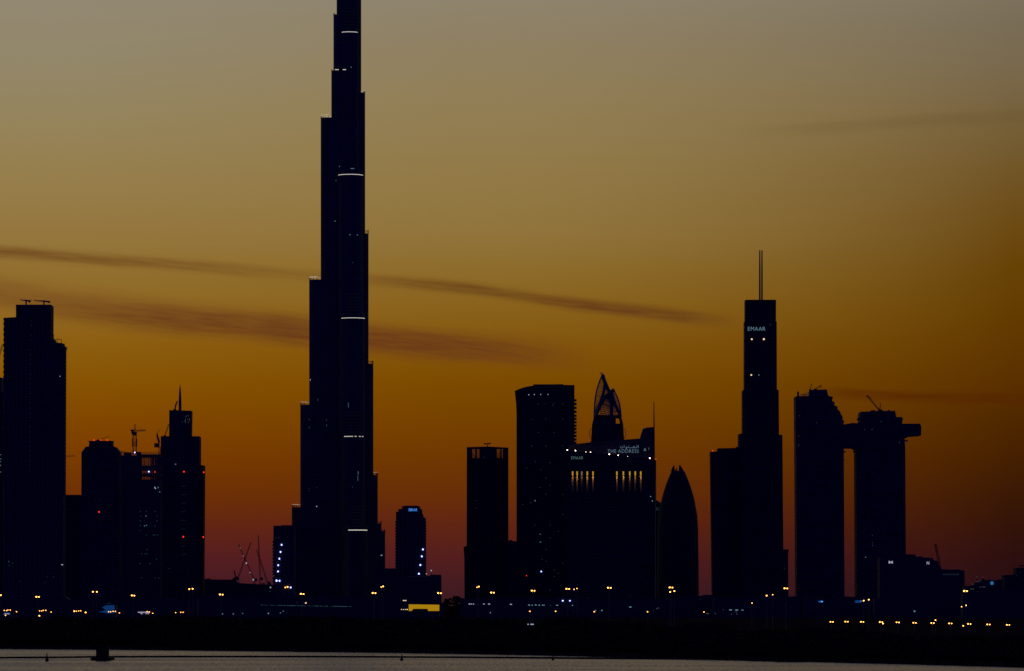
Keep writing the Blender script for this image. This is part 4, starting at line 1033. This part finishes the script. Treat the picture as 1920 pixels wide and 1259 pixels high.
# ================================================================== LOW STRIP AT THE FOOT OF THE TOWERS
def low(name, label, cat, pts, Y, depth=25, mat=None, plant=()):
    q = thing(name, label, cat, sum(p[0] for p in pts) / len(pts), Y)
    yb = HY + (CH - GZ + .4) * F / Y
    b = MB(); b.outline(list(pts) + [(pts[-1][0], yb), (pts[0][0], yb)], Y, depth); b.obj('wall', mat or M_DARK, q)
    b = MB()
    for x0, x1, yt, y0 in plant: b.box(x0, yt, x1, y0 + .5, Y + 4, 8)
    if plant: b.obj('roof_plant', M_CONC, q)
    return q
low('low_building', 'low dark roofs at the very foot of the broad slab tower and its neighbours', 'building', [(-60,1120),(120,1120),(130,1124),(370,1124)], 4700, plant=((20,40,1118,1120),(300,330,1122,1124)))
r = low('low_building', 'long low dark building with a dotted line of faint lights below the supertall', 'building', [(372,1118),(470,1117),(500,1119),(700,1120),(760,1122)], 4600, plant=((400,420,1115.6,1117.8),(590,612,1117.6,1119.6)))
b = MB(); b.outline([(486,1134.4),(660,1137.4),(660,1138.3),(486,1135.3)], 4599.6, .5); b.obj('light_strip', dotted('dotted_teal_lights', (0.12,0.30,0.38), 0.55, 1.55), r)
windows(r, [(573.5,1131,2.4,2.2)], L_WARM); windows(r, [(557,1130,1.4,1.4),(570,1130,1.2,1.2)], L_TEAL)
windows(r, [(417.2,1151.5,1.6,1.6),(437.4,1151.3,1.6,1.6),(503.2,1150.5,2,2),(455,1150.6,1.3,1.2),(525.8,1149.6,1.8,1.2),(531,1146.4,1.4,1.2)], L_SIGN)
r = low('low_building', 'long low building with a row of white windows below the curved tower', 'building', [(862,1124),(900,1121),(1100,1122.5),(1106,1126)], 4600, plant=((930,944,1119.4,1121.5),(1040,1066,1120,1122)))
windows(r, [(880.4,1133,3.2,1.6),(884,1133,2,1.4),(887.6,1133,2,1.4),(907.4,1133,3,1.4),(917,1133,3.4,1.6),(958,1133.6,3.6,1.5)], L_WHITE)
windows(r, [(891,1133.4,1.2,1),(897,1133.4,2,1)], L_TEAL)
windows(r, [(992,1135,3.4,1.5),(997.6,1135.2,1.6,1.6),(1004.6,1134.8,3,1.6),(1011,1135.2,2.2,1.8),(1017.4,1135.2,2,1.3),(1020,1135.2,2,1.3),(1044.6,1135.4,3.4,1.4),(1073.2,1135.6,1.8,1.4)], L_SIGN)
windows(r, [(1032,1135.4,3.6,.9)], L_TEAL)
for x, s_ in ((1055.2,3.6),(1068.6,3.2)): small('floodlight', L_FLOOD, r, x, 1126.8, s_, s_ * .8, shape='ball')
windows(r, [(919.4,1149.3,1.7,1.7)], L_SIGN)
r = low('low_building', 'low dark building below the bullet-shaped tower', 'building', [(1106,1126),(1190,1124),(1312,1117.6),(1336,1117.4),(1345,1121)], 4700, plant=((1318,1334,1115.8,1117.6),))
windows(r, [(1181.8,1138.6,4,1.6),(1128.6,1145,2.8,1.4),(1117,1145,2,1.3)], L_SIGN); windows(r, [(1231.8,1141.8,1.8,1.8),(1234.6,1140.4,2.2,1.4)], L_SIGND); windows(r, [(1226,1144.4,1.4,1.2)], L_TEAL)
windows(r, [(1328,1120.5,1.2,1.2),(1313,1124,3,1.6)], L_DIM)
r = low('low_building', 'low dark building below the twin-antenna tower with a short row of lit windows', 'building', [(1338,1122),(1400,1120),(1480,1118.6),(1486,1121),(1502,1121)], 4650, plant=((1484,1494,1118.4,1121),))
windows(r, [(1326.3,1150.7,5,1.6),(1341,1150.8,1.8,1.4)], L_SIGND)
windows(r, [(1369.8,1144,4.8,1.6),(1381.2,1144.2,5,1.5),(1392,1144.4,3.6,1.2)], L_SIGN); windows(r, [(1380.4,1148,1.8,1.6),(1371.4,1152,1.6,1.4),(1381.8,1152,1.8,1.4),(1356,1143.6,1.4,1)], L_SIGND); windows(r, [(1372,1163.6,2,2)], L_WHITE)
r = low('low_building', 'low dark building below the bridged towers with small blue lights', 'building', [(1500,1123),(1586,1118.8),(1610,1119.6),(1650,1122)], 4650, plant=((1562,1580,1117.8,1120),))
b = MB(); b.outline([(1534,1128.2),(1539.4,1126.6),(1543.2,1127.6),(1543.4,1129.8),(1536,1129.6)], 4649.4, .5); b.obj('blue_panel', glow('blue_spot_panel', (0.02,0.16,0.55), .8), r)
b = MB(); b.outline([(1602.8,1127),(1606,1126.2),(1613.6,1126.4),(1615.4,1128),(1613,1130.4),(1604,1130.8)], 4649.4, .5); b.obj('blue_panel', glow('blue_wall_panel', (0.010,0.07,0.28), .6), r)
windows(r, [(1541.4,1128.4,2,2)], glow('bright_blue_lamp', (0.10,0.45,1.0), 1.4), name='blue_lamp'); windows(r, [(1614.2,1127.8,1.5,2.4)], L_SIGNB, name='blue_lamp')
windows(r, [(1482.6,1139,1.5,1.5),(1524,1143,1.4,1.4),(1625.5,1154,1.4,1.4)], L_DIM)
r = low('low_building', 'low dark building below the stepped block with one pale blue lamp', 'building', [(1640,1124),(1700,1122),(1812,1122),(1812,1126)], 4600)
small('blue_lamp', L_SIGN, r, 1714.6, 1146.4, 3.0, 2.4, shape='ball')
# far right: domed roofs and the block at the picture's edge
r = low('domed_building', 'low building with small finials and one round blue light near the right edge', 'building', [(1808,1099.6),(1820,1099),(1823,1097.6),(1828,1097.6),(1829,1092.6),(1838,1092.4),(1842,1089),(1856,1087.6),(1866,1088.6),(1872,1087),(1890,1087.6)], 5000)
for x, yb, yt in ((1832,1092.6,1084.5),(1843.8,1089,1084)):
    b = MB(); c = P(x,0,5008); kk = mpp(5008); zz = lambda y: P(0,y,5008).z
    b.revolve([(zz(yb),2.6*kk),(zz(yb-2),2.4*kk),(zz(yb-4),1.4*kk),(zz((yb+yt)/2-1.4),.6*kk),(zz(yt),.2*kk)], (c.x,5008), 12)
    b.obj('finial', M_DARK, r)
windows(r, [(1831.8,1082.2,3.6,.9),(1843.6,1082.6,3.6,.9),(1832.4,1090.6,6.4,1.2),(1823.4,1095.6,4,1.0),(1822.6,1104.6,7,1.1)], glow('dim_edge_light', (0.16,0.10,0.09), 0.35), name='ledge_light')
windows(r, [(1838,1101.2,2.4,1.6),(1844.4,1100.8,7,1.6)], glow('dim_violet_window', (0.10,0.08,0.16), 0.3))
small('round_blue_light', glow('round_blue_sign', (0.03,0.15,0.36), 0.8), r, 1859.6, 1093.8, 6.6, 6.6, shape='ball')
r = low('office_block', 'dark block rising in two steps at the right edge of the picture', 'building', [(1884,1078.6),(1905,1078.2),(1905.8,1065.2),(1916,1064.6),(1990,1064)], 4900, 30, M_GLASS, plant=((1911,1920,1060,1061.4),))
windows(r, [(1907,1079.4,1.8,3.6),(1913.8,1074,1.6,3)], L_DIM)
r = low('low_building', 'unlit low building along the foot of the right edge of the picture', 'building', [(1806,1112),(1850,1108),(1990,1106)], 4500)

# lit roadside buildings in front
r = low('depot_building', 'low building with a bright yellow lit facade notched along its lower edge', 'building', [(748,1130.5),(832,1131.5)], 4000, 20, M_DARK)
b = MB(); b.outline([(766.4,1133.6),(823.6,1134.4),(823.6,1145.9),(802.6,1145.9),(802.4,1143),(800,1141.9),(776,1141.9),(773.6,1143),(772.4,1145.9),(766.4,1145.9)], 3999.6, .5); b.obj('yellow_facade', L_DEPOT, r)
windows(r, [(756.5,1126.4,1.6,1.3),(758,1126.4,1.6,1.3),(761,1126.4,2,1.3)], L_WARM); windows(r, [(753,1143.2,1.6,1.3),(757,1143.3,1.5,1.2),(761,1143.2,1.6,1.2),(763.6,1143.2,1.8,1.4)], L_WARM)
windows(r, [(783,1144,1.4,1),(789,1144,1.4,1),(796,1144,1.2,1)], L_DIM)
r = low('billboard_building', 'low shed with a ragged-edged dim blue lit wall at the left', 'building', [(176,1133.4),(217,1133.4)], 4000, 18, M_DARK)
b = MB(); b.outline([(214.6,1135.2),(214.6,1150.4),(204,1150.6),(196,1149.6),(189,1148.2),(184,1147.6),(192,1146.2),(197.6,1144.4),(195.6,1141.6),(191,1139.6),(199,1135.4)], 3999.6, .5); b.obj('blue_wall', L_BLUEP, r)
windows(r, [(202.4,1131.2,1.8,1.4),(206.8,1131.4,1.6,1.2)], L_TEAL)
r = low('fuel_station', 'small roadside canopy lit pale violet at the lower left', 'building', [(255,1144.6),(284,1144.6)], 3600, 14, M_DARK)
b = MB(); b.box(258.6,1147.6,280,1149.3,3599.5,.6); b.obj('canopy_sign', L_SIGNV, r)
b = MB(); b.box(273,1149.4,280.2,1151.8,3599.6,.6); b.box(263.4,1149.9,267.4,1151.9,3599.6,.5); b.obj('shop_window', glow('violet_shop_window', (0.5,0.42,0.62), .55), r)
r = low('kiosk', 'small roadside kiosk with a blue-white sign at the far left corner', 'kiosk', [(0,1147.6),(24,1147.6)], 3600, 10, M_DARK)
b = MB(); b.outline([(5.4,1152.8),(8,1149.4),(19.4,1149.4),(18.6,1152.8)], 3599.6, .5); b.obj('sign_panel', glow('kiosk_blue_panel', (0.03,0.12,0.42), .5), r)
b = MB(); b.box(8.6,1150.6,11.6,1152,3599.2,.3); b.box(12.4,1150.4,17,1152.2,3599.2,.3); b.obj('sign_lettering', L_WHITE, r)

# ================================================================== STREET LAMPS
ORD = ['first','second','third','fourth','fifth','sixth','seventh','eighth','ninth','tenth','eleventh','twelfth','thirteenth','fourteenth','fifteenth','sixteenth','seventeenth','eighteenth','nineteenth','twentieth']
LROOT = {}
def street_lamp(px, py, Y, label, group, heads=2, gap=3.2, s=2.6, mat=None, cat='street lamp', dy=0.0):
    s *= .92
    q = thing('street_lamp', label, cat, px, Y, group)
    O = Vector(q['_o']); top = P(px, py, Y); k = mpp(Y); mat = mat or L_SODIUM
    b = MB(); b.tube(Vector((top.x, Y, GZ - .3)), Vector((top.x, Y, top.z - .2)), .20, .10, 6); b.obj('pole', M_STEEL, q)
    offs = [0.0] if heads == 1 else [-gap / 2, gap / 2]
    b = MB()
    for o_ in offs: b.tube(Vector((top.x, Y, top.z - .25)), P(px + o_, py - .3, Y), .09, .07, 5)
    b.obj('arm', M_STEEL, q)
    for i, o_ in enumerate(offs):
        c = P(px + o_, py + (dy if i else -dy), Y); ss = s * k * (1.0 if i == 0 else .86)
        b = MB(); b.wbox(c.x - ss * .55, c.x + ss * .55, Y - .25, Y + .25, c.z + ss * .36, c.z + ss * .36 + .12); h = b.obj('lamp_head', M_STEEL, q)
        b = MB(); b.revolve([(c.z - ss * .42, ss * .18), (c.z - ss * .3, ss * .42), (c.z, ss * .52), (c.z + ss * .34, ss * .48)], (c.x, Y), 10); b.obj('lamp_bowl', mat, q, parent=h, smooth=True)
    return q
tall = [(1.5,1116.5,1,'at the left edge below the broad slab tower'),(70.5,1119.6,2,'below the middle of the broad slab tower'),(174.2,1110.2,1,'left of a pair below the chamfered tower'),(181.6,1110.2,1,'right of a pair below the chamfered tower'),
        (249.6,1117,2,'below the unfinished tower'),(354.8,1105,1,'left of a pair below the spired tower'),(361.2,1104.6,1,'right of a pair below the spired tower'),(415,1115.2,2,'below the low mall block'),
        (566.6,1114,2,'below the left foot of the supertall'),(701.4,1112.4,2,'below the right foot of the supertall, the nearer one'),(714.8,1101.2,1,'single and small, right foot of the supertall, left of two'),(718.4,1100,1,'single, right foot of the supertall, right of two'),
        (824.2,1112.6,2,'at the right end of the podium block'),(894.4,1101.8,1,'single and dim below the flat-topped tower'),(897.8,1100.4,1,'single and bright below the flat-topped tower'),(923.4,1111.6,2,'below the right side of the flat-topped tower'),
        (999.6,1108,2,'below the curved tower'),(1064.6,1104.6,2,'below the left end of the hotel'),(1076.4,1105.6,1,'single and small beside the lamp below the hotel'),(1081.8,1104,1,'single, right of the small one below the hotel'),
        (1142.6,1102.6,2,'below the lattice crown of the hotel'),(1258.2,1102,2,'uppermost of the cluster below the bullet-shaped tower'),(1256.4,1110.5,1,'lowest of the cluster below the bullet-shaped tower'),(1264.4,1108.8,1,'rightmost of the cluster below the bullet-shaped tower'),
        (1437.4,1117.4,1,'single, left of two below the twin-antenna tower'),(1448.8,1115.6,1,'faint single, right of two below the twin-antenna tower'),(1473.6,1103.6,2,'at the right foot of the twin-antenna tower'),
        (1410,1131.4,1,'low and faint below the twin-antenna tower'),(1619.4,1126.8,1,'low single, left of two below the bridged towers'),(1629,1124.9,1,'low single, right of two below the bridged towers'),
        (1810.4,1108.6,2,'brightest at the right, below the stepped block corner'),(1811.2,1135.6,1,'low, directly below the brightest lamp at the right'),(1803,1138.2,1,'low and small, left below the brightest lamp at the right')]
for x, y, n, lb in tall:
    big = n == 2
    weak = any(w_ in lb for w_ in ('faint', 'small', 'dim'))
    street_lamp(x, y, 2000 if y < 1122 else 2400, ('twin-headed tall road lamp ' if big else 'orange road lamp ') + lb, 'tall road lamps in front of the towers', n, 5.0 if x not in (70.5,249.6) else 4.6,
                (3.0 if big else (1.8 if weak else 2.6)) * (1.15 if 'brightest at' in lb else 1), None, dy=.15)
row = [(1559.5,1166.4),(1587.4,1166),(1616.6,1166.4),(1652,1166.8),(1683.4,1167.4),(1715,1168.2),(1748.6,1168.6),(1782,1169.4),(1817.4,1170.4),(1853.4,1171.3),(1890.2,1172.1)]
for i, (x, y) in enumerate(row):
    street_lamp(x, y, 2200, f'{ORD[i]} twin-headed lamp from the left in the low evenly spaced row at the right', 'low row of twin-headed lamps at the right', 2, 4.6, 2.5, dy=.1)
for x, y, lb in ((1655.6,1169.6,'small single lamp just under the fourth twin lamp of the low right-hand row'),(1754,1163.2,'tiny lamp just above the seventh twin lamp of the low right-hand row'),(1806,1173.8,'single low lamp left of the ninth twin lamp of the low right-hand row')):
    street_lamp(x, y, 2200, lb, 'stray single lamps at the right', 1, s=2.4)
grp = {'at the far left corner': [(8,1145),(12.2,1145.2),(14.8,1144.2),(19.2,1144.2),(31,1147.4),(10.4,1154.2)],
       'below the broad slab tower': [(74.2,1145.8),(78.2,1145.9),(81.2,1144.9),(85.8,1144.8),(96,1148),(73.6,1155)],
       'below the chamfered tower': [(139.4,1146.4),(143.4,1146.6),(147.6,1145.8),(151.4,1145.6),(160.5,1148.7)],
       'in front of the blue-lit wall': [(203.6,1147.4),(207.5,1147.5),(212,1146.7),(216.3,1146.7),(223.8,1149.6)],
       'by the violet-lit canopy': [(275.8,1147.2),(280,1147.6),(286.4,1150.4)],
       'below the spired tower': [(329.4,1149),(339,1148.4),(343.4,1148.4)]}
for place, L in grp.items():
    for i, (x, y) in enumerate(L):
        big = (x, y) in ((73.6,1155),(160.5,1148.7),(139.4,1146.4))
        street_lamp(x, y, 2600, f'small orange lamp {place}, {ORD[i]} of {len(L)} counted from the left' if i < 5 else f'small orange lamp {place}, lowest of its cluster', 'small orange lamps low at the left', 1, s=2.7 if big else 2.0, mat=L_SODIUM if big else L_SODIUM2)
for x, y, lb in ((993.5,1146.6,'small lone orange lamp below the curved tower'),(1041.8,1146.6,'small lone orange lamp below the right part of the curved tower'),(1114.2,1147.4,'small lone orange lamp below the left part of the hotel'),(1214.2,1147.6,'small lone orange lamp below the right part of the hotel'),(1320,1147.8,'small lone orange lamp below the gap right of the bullet-shaped tower')):
    street_lamp(x, y, 2600, lb, 'lone small lamps along the road', 1, s=2.3, mat=L_SODIUM2)

# a vehicle with lit windows seen through the gap in the shore trees
def bus():
    Y = 1950
    q = thing('bus', 'vehicle with a row of white lit windows in the gap between the shore trees', 'bus', 998, Y)
    b = MB(); b.outline([(986,1168),(1009.5,1168),(1010.4,1171),(1010.4,1177.5),(986,1177.5)], Y, 2.6); b.obj('body', M_DARK, q)
    for a, c_, y in ((989,991.4,1171),(994.6,1001.4,1171),(1003,1007.2,1171.2)):
        w_ = MB(); w_.box(a, y - .9, c_, y + .9, Y - .06, .1); w_.obj('window', L_WHITE, q)
    for x in (990,1006):
        w_ = MB(); c = P(x, 1177.5, Y - .1)
        w_.tube((c.x, Y - .05, c.z), (c.x, Y + .3, c.z), .48, n=16); w_.obj('wheel', M_RUST, q)
bus()

# ================================================================== ON THE WATER
def waterY(py): return CH * F / (py - HY)
def pipeline():
    q = thing('floating_pipeline', 'thin black floating boom stretched across the creek', 'boom', 600, 1240, z=0.0)
    pts = []
    for x, y in ((-300,1237),(-120,1235),(0,1234.2),(90,1233.8),(180,1232.9),(280,1232.5),(400,1232.3),(550,1232.3),(700,1232.8),(850,1233.5),(1000,1234.6),(1120,1235.6),(1220,1236.2),(1275,1236.6),(1310,1237.0)):
        Yv = (CH - .1) * F / (y - HY); pts.append(P(x, y, Yv))
    fine = []
    for i in range(len(pts) - 1):
        for j in range(8): p = pts[i].lerp(pts[i + 1], j / 8); p.z = .1 + random.uniform(-.02, .03); fine.append(p)
    fine.append(pts[-1])
    b = MB(); b.path(fine, .36, 8); b.obj('pipe', M_TAR, q)
    proto = None
    for i in range(4, len(fine) - 1, 9):
        p = fine[i]
        if proto is None:
            b = MB(); b.tube((-.55, 0, 0), (.55, 0, 0), 0.36, n=10); me = bpy.data.meshes.new('float'); me.from_pydata([tuple(v) for v in b.v], [], b.f); me.materials.append(M_RUST)
            proto = o = bpy.data.objects.new('float', me)
        else: o = proto.copy()
        COL.objects.link(o); o.parent = q; o.location = p - Vector(q['_o'])
pipeline()
def pontoon():
    Y = waterY(1239.2); k = mpp(Y)
    q = thing('pontoon_hut', 'square dark hut on a flat pontoon moored in the creek', 'pontoon', 191, Y, z=0.0)
    b = MB(); b.outline([(169.4,1234.4),(172,1234.2),(210,1234.2),(212.6,1234.6),(212,1237.8),(203,1239.4),(176,1239.4),(169.8,1237.8)], Y, 4.6); b.obj('deck', M_TAR, q)
    b = MB(); b.box(180,1211.5,203,1234.3,Y+.8,2.8); b.obj('hut', M_TAR, q)
    b = MB(); b.box(179.2,1210.6,203.8,1211.7,Y+.6,3.2); b.obj('roof', M_TAR, q)
    b = MB(); b.box(187,1217,195,1234,Y+.74,.1); b.obj('door', M_TAR, q)
    b = MB()
    for x in (171,176,206.5,211.5):
        b.tube(P(x,1234.5,Y+.2), P(x,1231.4,Y+.2), .04, n=4)
    b.obj('bollard', M_TAR, q)
pontoon()
def buoy(px, yt, yb, w, label, slim=False):
    Y = waterY(yb); k = mpp(Y)
    q = thing('buoy', label, 'buoy', px, Y, 'dark marker buoys along the boom', z=0.0)
    H = (yb - yt) * k; c = (P(px,0,Y).x, Y)
    b = MB(); b.revolve([(-.3,w*.8*k/2),(0,w*k/2),(H*.22,w*k/2),(H*.3,w*.75*k/2)], c, 16); b.obj('float', M_TAR, q)
    b = MB(); b.revolve([(H*.28,w*.7*k/2),(H*.6,w*.42*k/2),(H*.92,w*.16*k/2),(H,w*.08*k/2)] if not slim else [(H*.28,w*.45*k/2),(H*.8,w*.4*k/2),(H,w*.36*k/2)], c, 16); b.obj('topmark', M_TAR, q)
buoy(88, 1224.4, 1240.4, 6.4, 'cone-topped dark buoy left of the pontoon hut, tallest of the three')
buoy(753.2, 1226.2, 1239.0, 6.0, 'cone-topped dark buoy on the boom below the yellow-lit depot')
buoy(1036.6, 1228.2, 1238.6, 4.4, 'slim post-like dark buoy on the boom below the curved tower', True)
def stake(px, y0, dx, y1, label):
    Y = waterY(y1); q = thing('stake', label, 'stake', px, Y, z=0.0)
    a = P(px, y1 + .6, Y); c = P(px + dx, y0, Y); m = a.lerp(c, .5)
    b = MB(); b.path([a, m + Vector((.03, 0, 0)), c], .09, 7, .05); b.obj('shaft', M_WOOD, q)
    b = MB(); b.tube(c + Vector((-.1, 0, 0)), c + Vector((.1, 0, .05)), .09, .06, 6); b.obj('cap', M_WOOD, q)
stake(699.2, 1226.4, -.6, 1230.6, 'short dark stake standing just behind the boom left of the cone buoy')
stake(950.6, 1228.2, 3.6, 1231.4, 'short slanting stake just behind the boom below the flat-topped tower')

for o in S.objects:
    if '_o' in o: del o['_o']
